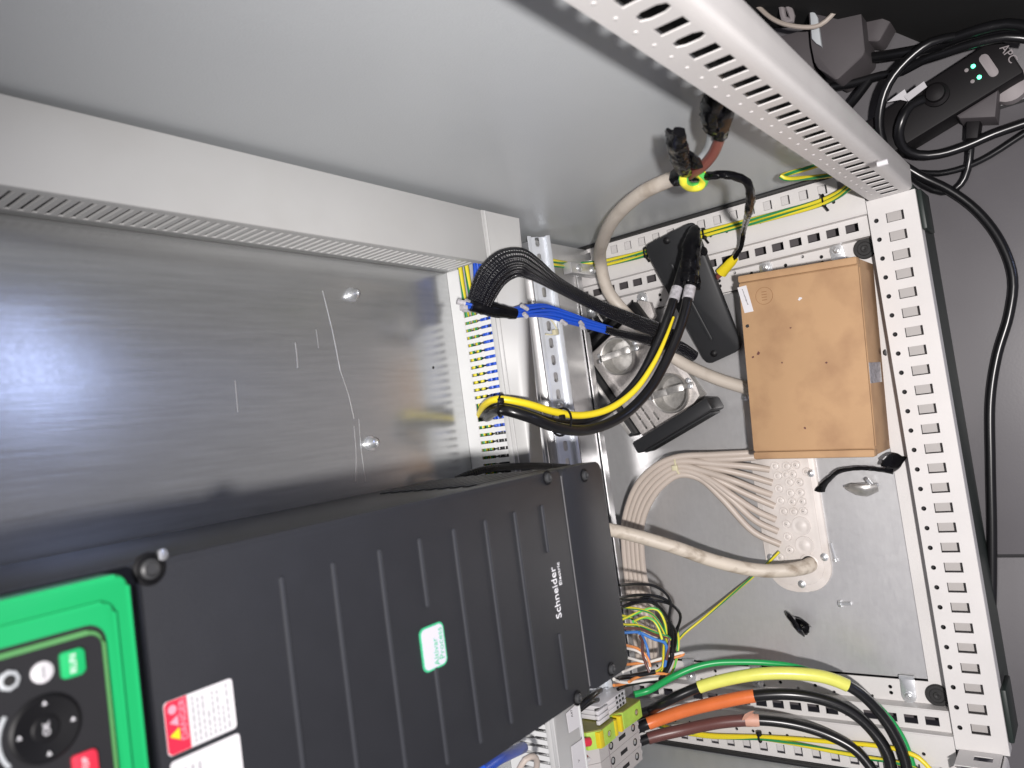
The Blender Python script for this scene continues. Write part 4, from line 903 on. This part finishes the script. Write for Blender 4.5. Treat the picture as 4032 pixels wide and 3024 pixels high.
# ---- tangle of thin coloured wires under the drive
def hgt(x, s=1.0): return max(8, (190 - 0.115*(x-900))*s)
tang = [
 ('black_wire', 'blackcable', 2.0, [(880, 20), (990, 5), (1200, 0), (1400, 30), (1550, 130), (1625, 260), (1605, 450), (1600, 700), (1590, 900), (1570, 1150)], 'topmost thin black wire bowing out from under the drive'),
 ('black_wire', 'blackcable', 2.1, [(860, 200), (950, 185), (1150, 158), (1400, 170), (1560, 230), (1680, 330), (1762, 440), (1750, 570), (1690, 690), (1660, 900)], 'second thin black wire from the top under the drive'),
 ('black_wire', 'blackcable', 2.1, [(860, 250), (950, 230), (1200, 230), (1400, 240), (1600, 282), (1738, 380), (1768, 480), (1740, 600), (1690, 770), (1680, 1000)], 'thin black wire making the widest bow under the drive'),
 ('black_wire', 'blackcable', 2.0, [(860, 350), (960, 325), (1200, 258), (1350, 270), (1500, 370), (1620, 560), (1680, 655), (1700, 820), (1650, 1050)], 'thin black wire slanting down right under the drive'),
 ('black_wire', 'blackcable', 2.0, [(860, 330), (960, 305), (1100, 250), (1300, 190), (1450, 320), (1600, 520), (1655, 700), (1640, 950), (1600, 1200)], 'thin black wire crossing over the others under the drive'),
 ('earth_wire', 'gy', 2.0, [(900, 580), (990, 590), (1150, 600), (1350, 675), (1480, 730), (1570, 752), (1620, 800)], 'green and yellow wire just above the brown and blue wires'),
 ('earth_wire', 'gy', 2.0, [(900, 330), (990, 340), (1200, 372), (1360, 440), (1470, 580), (1550, 745), (1610, 900)], 'green and yellow wire slanting past the black wires'),
 ('earth_wire', 'gybright', 2.0, [(900, 520), (1020, 470), (1180, 400), (1320, 352), (1440, 375), (1530, 530), (1558, 680), (1560, 900)], 'green and yellow wire arching over the beige cables'),
 ('earth_wire', 'gy', 2.0, [(900, 455), (970, 468), (1060, 500), (1130, 575), (1200, 720)], 'short green and yellow wire hugging the drive corner'),
 ('earth_wire', 'gybright', 2.0, [(1080, 545), (1150, 510), (1280, 482), (1380, 530), (1450, 640), (1500, 800)], 'short yellow wire between the green and yellow ones'),
 ('brown_wire', 'brown', 2.0, [(900, 640), (1000, 642), (1200, 655), (1400, 740), (1590, 785), (1600, 900), (1560, 1100)], 'thin brown wire above the blue wire under the drive'),
 ('blue_wire', 'lightblue', 2.2, [(920, 705), (1010, 700), (1170, 700), (1280, 750), (1400, 805), (1530, 842), (1570, 950), (1540, 1200)], 'light blue wire bowing out from under the drive'),
 ('blue_wire', 'lightblue', 1.9, [(1170, 715), (1220, 770), (1270, 880), (1300, 1000), (1310, 1150)], 'light blue wire dropping straight down behind the orange wires'),
 ('orange_wire', 'orangewire', 1.9, [(960, 880), (1030, 898), (1140, 930), (1240, 1005), (1300, 1090), (1330, 1200)], 'short orange wire at the drive corner above the white one'),
 ('white_wire', 'white', 2.0, [(960, 925), (1030, 938), (1130, 965), (1230, 1030), (1300, 1110), (1320, 1250)], 'short white wire curling down beside the short orange wire'),
 ('white_wire', 'white', 2.0, [(960, 1060), (1050, 1080), (1150, 1110), (1240, 1130)], 'short white wire stub tucked behind the long orange wire'),
 ('orange_wire', 'orangewire', 2.1, [(960, 1165), (1050, 1160), (1300, 1130), (1550, 1088), (1740, 1050), (1800, 1028), (1812, 1008)], 'long orange wire sticking out furthest from under the drive'),
 ('white_wire', 'white', 2.1, [(930, 1275), (1020, 1240), (1180, 1172), (1400, 1105), (1640, 1035), (1790, 996), (1812, 1005)], 'long white wire paired with the furthest orange wire'),
 ('orange_wire', 'orangewire', 2.1, [(1020, 1420), (1070, 1385), (1200, 1330), (1350, 1300), (1500, 1300), (1645, 1322)], 'orange wire arching above the lowest white wire'),
 ('white_wire', 'white', 2.2, [(800, 1380), (860, 1410), (1000, 1428), (1300, 1385), (1620, 1355)], 'lowest white wire running from the small white terminals'),
 ('orange_wire', 'orangewire', 2.1, [(800, 1470), (880, 1460), (960, 1440), (1060, 1400)], 'short orange wire at the small white terminals'),
 ('black_wire', 'blackcable', 2.6, [(860, 1525), (950, 1480), (1100, 1440), (1300, 1410), (1480, 1420)], 'thick black wire leaving the small white terminals'),
 ('black_wire', 'blackcable', 3.4, [(850, 1390), (900, 1360), (1000, 1345), (1100, 1330), (1300, 1290), (1400, 1270)], 'glossy black wire below the drive corner'),
 ('earth_wire', 'gybright', 2.0, [(1715, 660), (1735, 760), (1735, 900), (1710, 1080), (1650, 1270), (1560, 1400)], 'yellow and green wire at the right edge of the wire tangle'),
 ('earth_wire', 'gy', 2.0, [(1640, 870), (1690, 950), (1610, 1040), (1540, 1150), (1480, 1230), (1380, 1290)], 'green and yellow wire crossing low through the tangle'),
 ('earth_wire', 'gybright', 2.0, [(1600, 1000), (1590, 1120), (1560, 1260), (1500, 1400)], 'yellow wire dropping from the tangle to the rail'),
 ('blue_wire', 'lightblue', 1.9, [(1560, 840), (1570, 980), (1555, 1120), (1530, 1260)], 'light blue wire running down the middle of the tangle'),
 ('earth_wire', 'gy', 2.0, [(1530, 860), (1520, 1000), (1515, 1150), (1480, 1300)], 'pale yellow wire beside the blue one in the tangle'),
 ('brown_wire', 'brown', 2.0, [(1180, 760), (1220, 850), (1210, 960), (1260, 1150), (1320, 1280)], 'brown wire dropping behind the white and orange stubs'),
 ('black_wire', 'blackcable', 4.0, [(1610, 560), (1650, 700), (1630, 900), (1640, 1050), (1560, 1250), (1480, 1400)], 'black taped strand down the middle of the wire tangle'),
]
for i, (nm, m_, r, pts, lab) in enumerate(tang):
    cable(nm, zp(Z5, [(x, y, hgt(x, 1 - 0.012*(i % 9)) - 8*math.sin(j*.9)) for j, (x, y) in enumerate(pts)]), r, M[m_], lab, 'wire', 'coloured wires under the drive', seg=8, step=5)
# ---- heavy cables from the big terminals to the floor
def heavy(nm, pts, r, m_, lab): 
    return cable(nm, pts, r, M[m_], lab, 'cable', seg=18)
H1 = path([(1375, 1545, 'y', 412), (1400, 1536, 'y', 402), (1440, 1515, 124), (1500, 1488, 108), (1560, 1470, 95), (1640, 1456, 80), (1720, 1455, 63), (1790, 1465, 46), (1850, 1492, 32), (1898, 1537, 21), (1935, 1592, 15), (1955, 1642, 12), (1965, 1700, 11)])
H2 = path([(1360, 1580, 'y', 418), (1400, 1563, 'y', 400), (1470, 1538, 98), (1550, 1518, 84), (1630, 1503, 70), (1710, 1500, 54), (1780, 1512, 38), (1840, 1538, 25), (1888, 1582, 16), (1918, 1630, 13), (1930, 1690, 12)])
H3 = path([(1370, 1606, 'y', 420), (1410, 1592, 'y', 400), (1470, 1578, 86), (1560, 1560, 66), (1640, 1556, 48), (1720, 1566, 31), (1790, 1588, 18), (1850, 1622, 12), (1895, 1675, 11)])
def section(P, a, b, step=6.0):
    q = catmull(P, step); n = len(q); return q[int(a*(n-1)):int(b*(n-1))+1]
def nearest(P, u, v, y):
    q = catmull(P, 6.0); c0 = at(u, v, z=y); j = min(range(len(q)), key=lambda i: (q[i]-c0).length); return j/(len(q)-1)
for (nm, P, r, cuts, sm, lab) in (('heavy_cable', H1, 7.0, ((1505, 1486, 107), (1834, 1484, 36)), 'sleeve_yellow', 'heavy black cable wearing a long yellow green sleeve'),
                                  ('heavy_cable', H2, 7.6, ((1400, 1563, 112), (1628, 1503, 70)), 'orange', 'heavy black cable wearing an orange sleeve at the terminals'),
                                  ('heavy_cable', H3, 7.0, ((1402, 1594, 104), (1628, 1557, 51)), 'brown', 'heavy black cable wearing a brown sleeve at the terminals')):
    h_ = empty(nm, P[-1].to_tuple(), lab, 'cable', 'heavy incoming cables')
    MB().tube(P, r, 18).build('sheath', M['blackcable'], h_)
    a, b = nearest(P, *cuts[0]), nearest(P, *cuts[1])
    MB().tube(section(P, a, b), r+1.3, 18, smooth=False).build('colour_sleeve', M[sm], h_)
    if sm == 'brown':
        q = section(P, b-.02, b+.03); MB().tube(q, [r+1.6, r+2.2, r+1.2], 16, smooth=False, wob=.06).build('frayed_end', M['copper'], h_)
        e = q[1]; MB().tube([e + Vector((5, 0, 4)), e + Vector((12, -3, 8)), e + Vector((16, -10, 6))], [4, 3, 1], 6, flat=.4).build('frayed_tail', M['copper'], h_)
cable('earth_cable', path([(1370, 1500, 'y', 395), (1400, 1492, 'y', 380), (1450, 1464, 128), (1500, 1442, 112), (1545, 1432, 98), (1600, 1430, 82), (1660, 1432, 66), (1720, 1440, 48), (1780, 1460, 30), (1848, 1490, 18), (1906, 1534, 11), (1948, 1590, 8), (1971, 1650, 7), (1980, 1700, 7)]), [4.6, 4.6, 4.4, 4.0, 3.6, 3.6, 3.6, 3.6, 3.8], M['greenwire'], 'green earth cable curving behind the yellow sleeved heavy cable', seg=12)
# earth wires on the left floor rail
EL = [(1395, 1550, 60), (1440, 1572, 14), (1520, 1588, 9), (1600, 1592, 8), (1642, 1593, 8), (1720, 1601, 8), (1800, 1612, 8), (1880, 1622, 9), (1940, 1632, 10), (1985, 1650, 10), (2010, 1675, 10)]
for k, d_ in enumerate((-4, 5)):
    pts = [(u, v + d_*(.4 if u < 1650 else min(3.2, .4+(u-1650)*.012)) , z) for u, v, z in EL]
    cable('earth_wire', path(pts), 2.9, M['yellow'] if k == 0 else M['gy'], ('yellow' if k == 0 else 'green and yellow') + ' earth wire tied along the left floor rail', 'wire', 'earth wires on the left rail', seg=10)
p = at(1642, 1593, z=10); t_ = MB().tube([p + Vector((math.cos(a*math.pi/8)*6.5, 0, math.sin(a*math.pi/8)*5.5)) for a in range(17)], 1.5, 6, smooth=False)
t_.box((p.x+3, p.y-3, p.z-2), (p.x+9, p.y+3, p.z+5), bevel=.8)
tag(t_.build('cable_tie', M['black']), 'black cable tie round the earth wires on the left rail', 'cable tie')

# ================================================================== terminals under the drive
YT = 400.0
tops = [at(*Z6(1175, y), y=YT) for y in (790, 1005, 1235, 1480)]
zlo = sum(q.z for q in tops)/4; zhi = at(*Z6(515, 930), y=YT).z
xb = [q.x for q in tops]; pit = (xb[0]-xb[3])/3
for k in range(3):
    x1 = xb[0] - pit*k; x0 = x1 - pit + .5; xm = (x0+x1)/2
    t = empty('power_terminal', (xm, 438, (zlo+zhi)/2), ('first, next to the yellow green earth terminal', 'middle one of three, under a white ferrule', 'last and lowest in view')[k].join(['grey power terminal block on the rail, ', '']), 'terminal block', 'grey power terminals')
    hh = [rrect(zhi-14-4 - 0, -4.2, zhi-14+4.4, 4.2, 4.0, 4)]
    b = MB()
    f = frame((x0, 0, 0), (0, 1, 0), (0, 0, 1))
    b.prism([(YT+34, zlo-6), (YT+34, zhi+10), (YT+12, zhi+10), (YT, zhi-3), (YT, zlo)], 0, x1-x0, f)
    b.build('terminal_body', M['terminal'], t)
    MB().box((x0+.5, YT-.8, zhi-26), (x1-.5, YT-.05, zhi-24.5)).build('moulded_line', M['roomgrey'], t)
    for z in (zhi-0.30*(zhi-zlo), zlo+0.13*(zhi-zlo)):
        s = MB().lathe([(4.9, -.05), (4.9, .6), (4.3, .6), (4.2, .1), (.3, .08)], frame((xm, YT, z), *FRONT), 20).build('screw_hole', M['darkinside'], t)
        MB().lathe([(3.4, 0), (3.2, .5), (1.2, .9), (.3, .9)], frame((xm+.8, YT-.05, z+.8), *FRONT), 14).build('screw', M['steel'], t)
    zc_ = zlo + .42*(zhi-zlo); MB().box((xm-2.6, YT-.25, zc_-9), (xm+2.6, YT-.02, zc_+9)).build('test_slot', M['darkinside'], t)
    for dx in (-5.5, 4): MB().box((xm+dx, YT+4, zlo-9), (xm+dx+5, YT+12, zlo-1), bevel=.6).build('marker_tag', M['label'], t)
    lead = [Vector((xm, YT+16, zhi+2)), Vector((xm+1, YT+16, zhi+22)), Vector((xm+3, YT+18, zhi+44)), Vector((xm+4, YT+22, zhi+70))]
    cable('brown_lead', lead, 6.0, M['redbrown'], 'red brown lead entering the ' + ('first', 'middle', 'last')[k] + ' grey power terminal from the duct', 'lead', 'brown terminal leads', seg=12)
    MB().tube([Vector((xm-1, YT+8.6, zhi+10.5)), Vector((xm-1, YT+8.8, zhi+20))], 2.8, 8, smooth=False).build('ferrule', M['label'], t)
pe = empty('earth_terminal', (xb[0]+12, 430, (zlo+zhi)/2), 'yellow and green earth terminal block beside the grey power terminals', 'terminal block')
e = MB(); f = frame((xb[0]+1.2, 0, 0), (0, 1, 0), (0, 0, 1))
prof = [(YT+34, zlo-4), (YT+34, zhi+12), (YT+6, zhi+12), (YT-2, zhi+4), (YT-8, zhi-2), (YT-8, zhi-34), (YT+4, zhi-38), (YT+6, zhi-46), (YT+2, zhi-54), (YT-6, zhi-62), (YT-8, zlo+8), (YT-8, zlo-2)]
e.prism(prof, 0, 22, f, bevel=1.0); e.build('terminal_body', M['pe_green'], pe)
for z0, z1 in ((zhi-6, zhi+4), (zhi-42, zhi-36), (zhi-56, zhi-50)): MB().box((xb[0]+2, YT-8.6, z0), (xb[0]+22.5, YT+4, z1), bevel=.8).build('yellow_stripe', M['pe_yellow'], pe)
for z in (zhi-20, zlo+12): 
    MB().lathe([(4.4, -.05), (4.4, .5), (3.8, .5), (3.6, -.3), (.3, -.3)], frame((xb[0]+12, YT-8, z), *FRONT), 18).build('screw_hole', M['olive'], pe)
    MB().lathe([(3, .1), (1.2, .6), (.3, .6)], frame((xb[0]+12.5, YT-8, z+.6), *FRONT), 12).build('screw', M['steel'], pe)
MB().prism([(y, z) for y, z in prof], 22.1, 23.6, f).build('end_cover', M['olive'], pe)
q = Vector((xb[0]+14, YT+2, zhi+14)); MB().tube([q, q + Vector((2, 2, 9)), q + Vector((4, 6, 24))], [5.6, 5.2, 3.2], 12).build('red_cap', M['redplastic'], pe)
for k in range(3):
    x = xb[0] + 26 + k*6.4
    t = empty('small_terminal', (x, 420, (zlo+zhi)/2), 'narrow white terminal with wire clamps, ' + ('nearest the earth terminal', 'in the middle of its group', 'nearest the drive')[k], 'terminal block', 'small white terminals')
    MB().box((x, YT+2, zlo+18), (x+5.8, YT+34, zhi-22), bevel=.8).build('terminal_body', M['label'], t)
    MB().box((x+.3, YT-3, zhi-34), (x+5.5, YT+2, zhi-8), bevel=.8).build('marker_strip', M['label'], t)
    for z in (zlo+24, zlo+32, zlo+40): MB().box((x+1.3, YT+1.6, z), (x+4.5, YT+2.1, z+4.6)).build('wire_clamp', M['darkinside'], t)
for k, (quad, tx, ty) in enumerate(((((105, 770), (262, 625), (300, 960), (150, 1055)), 'A47', (190, 770)), (((178, 1250), (335, 1140), (395, 1600), (215, 1600)), 'V', (295, 1455)))):
    P = [at(*Z6(*p), y=YD-3.2) for p in quad]
    o = MB().prism([(q.x, q.z) for q in P], 0, .6, frame((0, YD-3.1, 0), *FRONT)).build('duct_label', M['label'], hd)
    tq = at(*Z6(*ty), y=YD-3.8); text(tx, 5.5, frame((tq.x, YD-3.8, tq.z), *FRONT), M['ink'], o, 'label_lettering', .05)
cable('blue_wire', path([(1040, 1665, 'y', 330), (1075, 1640, 'y', 340), (1100, 1628, 'y', 360), (1130, 1615, 'y', 395)]), 6, M['blue'], 'dark blue cable end below the left edge of the drive', 'cable')
cable('grey_wire', path([(1120, 1665, 'y', 370), (1135, 1640, 'y', 360), (1152, 1634, 'y', 358), (1160, 1645, 'y', 362), (1158, 1665, 'y', 370)]), 3.4, M['greycable'], 'pale grey wire looping out of the duct below the drive', 'wire')
cable('black_wire', zp(Z6, [(300, 690, 'y', 404), (380, 610, 'y', 400), (470, 530, 'y', 398), (540, 470, 'y', 400), (600, 430, 'y', 410)]), 4.0, M['blackcable'], 'black wire squeezed between the drive and the earth terminal', 'wire')
cable('black_wire', zp(Z6, [(300, 720, 'y', 412), (390, 650, 'y', 408), (470, 600, 'y', 406), (560, 570, 'y', 412)]), 3.6, M['blackcable'], 'second black wire squeezed between the drive and the earth terminal', 'wire')

# ================================================================== small litter on the floor plate
sc = empty('metal_clip', at(1865, 1052, z=-33).to_tuple(), 'small loose zinc cable clip with its bolt on the floor', 'clip')
p = at(1866, 1055, z=-30)
MB().tube([p + Vector((2, 22, 0)), p + Vector((0, 10, 6)), p + Vector((-2, -4, 8)), p + Vector((0, -18, 3))], [4, 8.5, 8.5, 5], 12, flat=.72).build('clip_shell', M['clamp'], sc)
MB().tube([p + Vector((4, 24, 2)), p + Vector((6, 0, 9)), p + Vector((4, -20, 4))], 2.2, 8).build('clip_bar', M['steel'], sc)
MB().cyl(p + Vector((0, -14, 4)), p + Vector((14, -8, 12)), 2.8, seg=12).build('clip_bolt', M['steel'], sc)
def screw(u, v, dx, dy, lab, L=20, r=1.7):
    p = at(u, v, z=-31); d = Vector((dx, dy, 0)).normalized()
    s = MB().cyl(p - d*L/2, p + d*L/2, r, seg=10); s.cyl(p - d*(L/2+3.5), p - d*L/2, r*2.0, seg=14)
    tag(s.build('loose_screw', M['steel']), lab, 'screw')
screw(1799, 1190, 1, .12, 'loose silver screw beside the rounded end of the gland plate', 22)
screw(1828, 1304, .05, -1, 'short loose silver bolt on the bare floor plate', 13, 2.4)
tp_ = empty('tape_scrap', at(1725, 1345, z=-33).to_tuple(), 'crumpled scrap of shiny black tape on the bare floor plate', 'tape')
MB().tube(zp(ZC, [(690, 675, -24), (720, 705, -18), (750, 750, -16), (775, 780, -22)]), [6, 8.5, 8, 5], 10, 3, flat=.6, wob=.14).build('tape_fold', M['tape'], tp_)
MB().tube(zp(ZC, [(740, 712, -24), (775, 712, -20), (800, 730, -20), (826, 742, -26)]), [4.5, 5, 4.5, 1.5], 8, 3, flat=.55, wob=.16).build('tape_fold', M['tape'], tp_)
MB().tube(zp(ZC, [(770, 780, -24), (795, 755, -22), (805, 728, -24)]), [5, 4.5, 2.5], 8, 3, flat=.6, wob=.16).build('tape_fold', M['tape'], tp_)
tp2 = empty('tape_strip', at(1850, 1030, z=-33).to_tuple(), 'twisted strip of black tape hanging from the front rail to the floor', 'tape')
MB().tube(zp(ZB, [(890, 1520, -30), (905, 1490, -26), (945, 1450, -20), (1010, 1400, -14), (1080, 1382, -12), (1200, 1378, -14), (1290, 1388, -18), (1365, 1398, -20)]), [5.5, 4.2, 3, 3.4, 3, 3.4, 3.8, 4.5], 8, 3.5, flat=.7, wob=.14).build('tape_twist', M['tape'], tp2)
MB().tube(zp(ZB, [(1350, 1395, -20), (1370, 1350, -16), (1362, 1310, -14), (1375, 1285, -12)]), [3, 7, 9, 4], 10, 3, flat=.5, wob=.22).build('tape_wad', M['tape'], tp2)
p = at(*ZB(1312, 626), y=33); tag(MB().lathe([(4.2, 0), (4.2, 1.5), (2.4, 3.4), (.4, 3.8)], frame((p.x, 32, p.z), (1, 0, 0), (0, 0, -1)), 16).build('rail_screw', M['metalplug']), 'dark screw in the inner face of the front rail beside the box', 'screw')
# ================================================================== the room outside the cabinet
ZF = -140.0
fl0 = tag(MB().box((-2600, -2600, ZF-12), (1800, 1300, ZF-3)).build('room_floor', M['joint']), kind='structure')
jx = -465.5
for i in range(-3, 4):
    for j in range(-4, 2):
        x0, x1 = jx + i*600 + 2.0, jx + (i+1)*600 - 2.0; y0, y1 = j*600 + 230 + 2, (j+1)*600 + 230 - 2
        MB().box((x0, y0, ZF-2.9), (x1, y1, ZF), bevel=.8).build('floor_tile', M['floor'], fl0)
# ---- multi-socket power strip
ps = empty('power_strip', at(2080, 130, z=ZF).to_tuple(), 'black rack power strip with two lit green lamps lying beyond the cabinet post', 'power strip')
ZU = ZF + 52
a0, a1 = at(*ZR(560, 1660), z=ZU), at(*ZR(2060, 500), z=ZU)
b1 = at(*ZR(2210, 850), z=ZU); b0 = at(*ZR(890, 1660), z=ZU)
exu = (b1 - b0).normalized(); fu = frame(b1, exu, (Vector((-exu.y, exu.x, 0))))
wU = abs((fu.inverted() @ at(*ZR(1070, 965), z=ZU)).y)
sgn = 1 if (fu.inverted() @ at(*ZR(1070, 965), z=ZU)).y > 0 else -1
y0, y1 = sorted((0, sgn*wU))
MB().box((-330, y0, -50), (0, y1, 0), fu, bevel=3).build('strip_body', M['ups'], ps)
def onU(x, y): q = fu.inverted() @ at(*ZR(x, y), z=ZU); return q.x, q.y
for x, y in ((1605, 787), (1677, 917)):
    px, py = onU(x, y); MB().lathe([(2.6, 0), (2.4, 1.2), (.4, 1.8)], fu @ Matrix.Translation((px, py, 0)), 12).build('lit_lamp', M['led'], ps)
for x, y in ((1525, 835), (1597, 967)):
    px, py = onU(x, y); MB().lathe([(2.6, 0), (2.4, .6), (.4, .8)], fu @ Matrix.Translation((px, py, 0)), 12).build('unlit_lamp', M['roomgrey'], ps)
(p0x, p0y), (p1x, p1y) = onU(1735, 700), onU(1845, 860)
an = math.atan2(p1y-p0y, p1x-p0x); g = fu @ Matrix.Translation(((p0x+p1x)/2, (p0y+p1y)/2, 0)) @ Matrix.Rotation(an, 4, 'Z'); lh = math.hypot(p1x-p0x, p1y-p0y)/2
MB().prism(rrect(-lh-6, -5.5, lh+6, 5.5, 5.3, 5), 0, 1.6, g, bevel=.6).build('reset_button', M['roomgrey'], ps)
(q0x, q0y), (q1x, q1y) = onU(1965, 560), onU(2080, 720)
an = math.atan2(q1y-q0y, q1x-q0x); g = fu @ Matrix.Translation(((q0x+q1x)/2, (q0y+q1y)/2, .2)) @ Matrix.Rotation(an, 4, 'Z')
text('APC', 14, g, M['roomgrey'], ps, 'logo_lettering', .15)
px, py = onU(1170, 1130)
pg = MB().lathe([(16, 0), (16, 5), (12, 8), (11, 14), (5, 16), (.5, 16)], fu @ Matrix.Translation((px, py, 0)), 20).build('plug', M['ups'], ps)
tagp = zp(ZR, [(590, 1220, -75), (740, 1130, -68), (900, 1060, -66), (1040, 990, -70)])
t1 = MB()
A_ = [at(*ZR(*p), z=zz) for p, zz in (((580, 1215), -78), ((790, 1060), -70), ((860, 1210), -74), ((760, 1180), -80))]
B_ = [at(*ZR(*p), z=zz) for p, zz in (((780, 1140), -72), ((1020, 965), -68), ((1055, 1030), -66), ((850, 1215), -74))]
for Q in (A_, B_):
    nrm = (Q[1]-Q[0]).cross(Q[2]-Q[0]).normalized()
    f_ = frame(Q[0], Q[1]-Q[0], Q[2]-Q[0]); P2 = [f_.inverted() @ q for q in Q]; t1.prism([(q.x, q.y) for q in P2], 0, .6, f_)
tag(t1.build('paper_tag', M['label']), 'folded white paper tag round a cable on the power strip', 'tag')
Q = [at(*ZR(*p), z=-80) for p in ((110, 1305), (258, 1380), (205, 1452), (60, 1390))]
o = MB().prism([(q.x, q.y) for q in Q], -82, -81.4).build('paper_tag', M['label']); tag(o, 'small white printed tag showing behind the post edge', 'tag')
for k in range(6):
    q = at(*ZR(150 + 10*(k % 3)*1.6, 1365 + 8*(k//3)*2.2 + 4*k), z=-80); MB().box((q.x-1.2, q.y-1.0, -81.3), (q.x+.8, q.y+1.0, -81)).build('print_mark', M['ink'], o)
# adaptor under the strip
ad = empty('mains_adaptor', at(*ZR(1680, 1330), z=ZF).to_tuple(), 'dusty dark mains plug adaptor under the power strip', 'adaptor')
Q = [at(*ZR(*p), z=ZF+46) for p in ((1400, 1370), (1900, 1060), (1870, 1390), (1440, 1410))]
MB().prism([(q.x, q.y) for q in Q], ZF+2, ZF+46, bevel=3).build('adaptor_body', M['dusty'], ad)
Q = [at(*ZR(*p), z=ZF+30) for p in ((1520, 1430), (1690, 1430), (1660, 1640), (1510, 1650))]
MB().prism([(q.x, q.y) for q in Q], ZF+4, ZF+30, bevel=3).build('adaptor_neck', M['ups'], ad)
MB().lathe([(22, 0), (22, 18), (12, 22), (.5, 23)], frame(at(*ZR(2040, 1050), z=ZF), *UP), 20).build('adaptor_knob', M['roomgrey'], ad)
# ---- black cables on the room floor
def fc_(pts, r, lab): return cable('floor_cable', zp(ZR, pts), r, M['blackcable'], lab, 'cable', 'cables on the room floor', seg=12, step=10)
fc_([(-100, 1040, -100), (200, 985, -100), (500, 900, -98), (760, 850, -90), (1000, 720, -80), (1300, 620, -72), (1600, 520, -66), (2000, 440, -64), (2300, 470, -70)], 6.0, 'upper black cable arching over the power strip')
fc_([(2300, 330, -70), (2000, 290, -72), (1700, 350, -74), (1400, 450, -80), (1100, 560, -90), (700, 640, -100), (300, 700, -110)], 7.5, 'dusty black cable furthest behind the power strip')
cable('floor_cable', path([(2060, 80, -78), (2010, 92, -66), (1960, 130, -64), (1920, 180, -66), (1902, 235, -72), (1902, 290, -84), (1925, 335, -100), (1985, 378, -118), (2050, 410, -126), (2110, 455, -132), (2160, 520, -134), (2188, 600, -134), (2180, 680, -134), (2155, 765, -134), (2140, 860, -134), (2140, 1000, -134), (2143, 1150, -134), (2142, 1300, -134), (2136, 1380, -134), (2105, 1480, -134)]), 6.2, M['blackcable'], 'long black cable running down the floor in front of the cabinet', 'cable', 'cables on the room floor', seg=12, step=10)
fc_([(1010, 1180, -84), (860, 1250, -76), (760, 1420, -72), (720, 1600, -78), (780, 1760, -92), (950, 1840, -104), (1200, 1830, -112), (1500, 1740, -118), (1850, 1590, -122), (2250, 1450, -124)], 6.6, 'black cable looping from the plug to the right edge')
fc_([(2250, 1560, -126), (2050, 1690, -128), (1800, 1850, -130), (1500, 1990, -132), (1200, 2060, -132), (960, 2050, -132)], 4.4, 'thin black cable lowest beside the power strip')
fc_([(1580, 1640, -120), (1560, 1900, -130), (1500, 2120, -132), (1400, 2240, -133), (1240, 2280, -133), (1020, 2200, -133), (840, 2060, -133)], 5.0, 'dark grey cable hanging from the mains adaptor')
fc_([(380, 930, -100), (300, 1040, -104), (160, 1220, -110), (60, 1330, -118), (-100, 1480, -124)], 7.0, 'short black cable crossing behind the printed tag')
# ---- dusty plastic covers and coiled lead beyond the post
def slab(name, pts, z0, z1, lab, m_='roomgrey'):
    Q = [at(*ZQ(*p), z=z1) for p in pts]
    return tag(MB().prism(round_poly([(q.x, q.y) for q in Q], 6, 3), z0, z1, bevel=2).build(name, M['dusty']), lab, 'cover', 'dusty covers beyond the post')
slab('plastic_cover', [(680, 150), (800, -200), (1380, -200), (1420, 0), (1500, 780), (1080, 1175), (780, 965), (715, 650)], -128, -60, 'dusty grey plastic cover with a pointed corner, middle one of three')
slab('plastic_cover', [(1420, -200), (1920, -200), (1915, 220), (1700, 612), (1490, 588)], -132, -92, 'dusty grey plastic cover furthest from the cabinet post')
slab('plastic_cover', [(100, 570), (690, 405), (775, 1210), (500, 1500), (0, 1100)], -136, -82, 'dusty grey plastic cover nearest the cabinet post')
tag(MB().tube(zp(ZQ, [(-60, 90, -50), (120, 250, -46), (330, 350, -42), (680, 395, -40), (850, 360, -40), (1000, 240, -40), (1110, 100, -42), (1180, -80, -46)]), 3.2, 8, 8).build('grey_lead', M['greycable']), 'thin pale lead curving over the dusty covers', 'lead')
tag(MB().tube(zp(ZQ, [(205, 0, -60), (290, 110, -56), (320, 270, -58), (440, 300, -60), (420, 180, -58), (370, 60, -56), (380, -60, -58)]), 4.5, 8, 6).build('grey_lead', M['roomgrey']), 'pale grey coiled lead end beside the cabinet post', 'lead')
Q = [at(*ZQ(*p), z=-54) for p in ((695, 180), (760, 170), (808, 250), (865, 680), (790, 630), (720, 560))]
tag(MB().prism([(q.x, q.y) for q in Q], -59.8, -54, bevel=1).build('plastic_strip', M['greyins']), 'pale plastic strip stuck on the dusty cover', 'strip')
# ---- near-black added cupboard behind the power strip
tag(MB().box((-40, -900, ZF+.2), (700, -420, 360), bevel=4).build('dark_backdrop', M['roomdark']), 'added black cupboard in the dark beyond the covers', 'backdrop') if False else None
q0 = at(1890, 70, z=ZF); q1 = at(2230, 70, z=ZF)
tag(MB().prism([(430, 320), (345, 100), (302, 40), (292, -10), (258, -45), (236, -165), (60, -640), (1000, -800), (1000, 400)], ZF+.2, 420).build('dark_backdrop', M['roomdark']), 'added black cupboard in the dark beyond the power strip', 'backdrop')  # block added to make the area beyond the power strip black
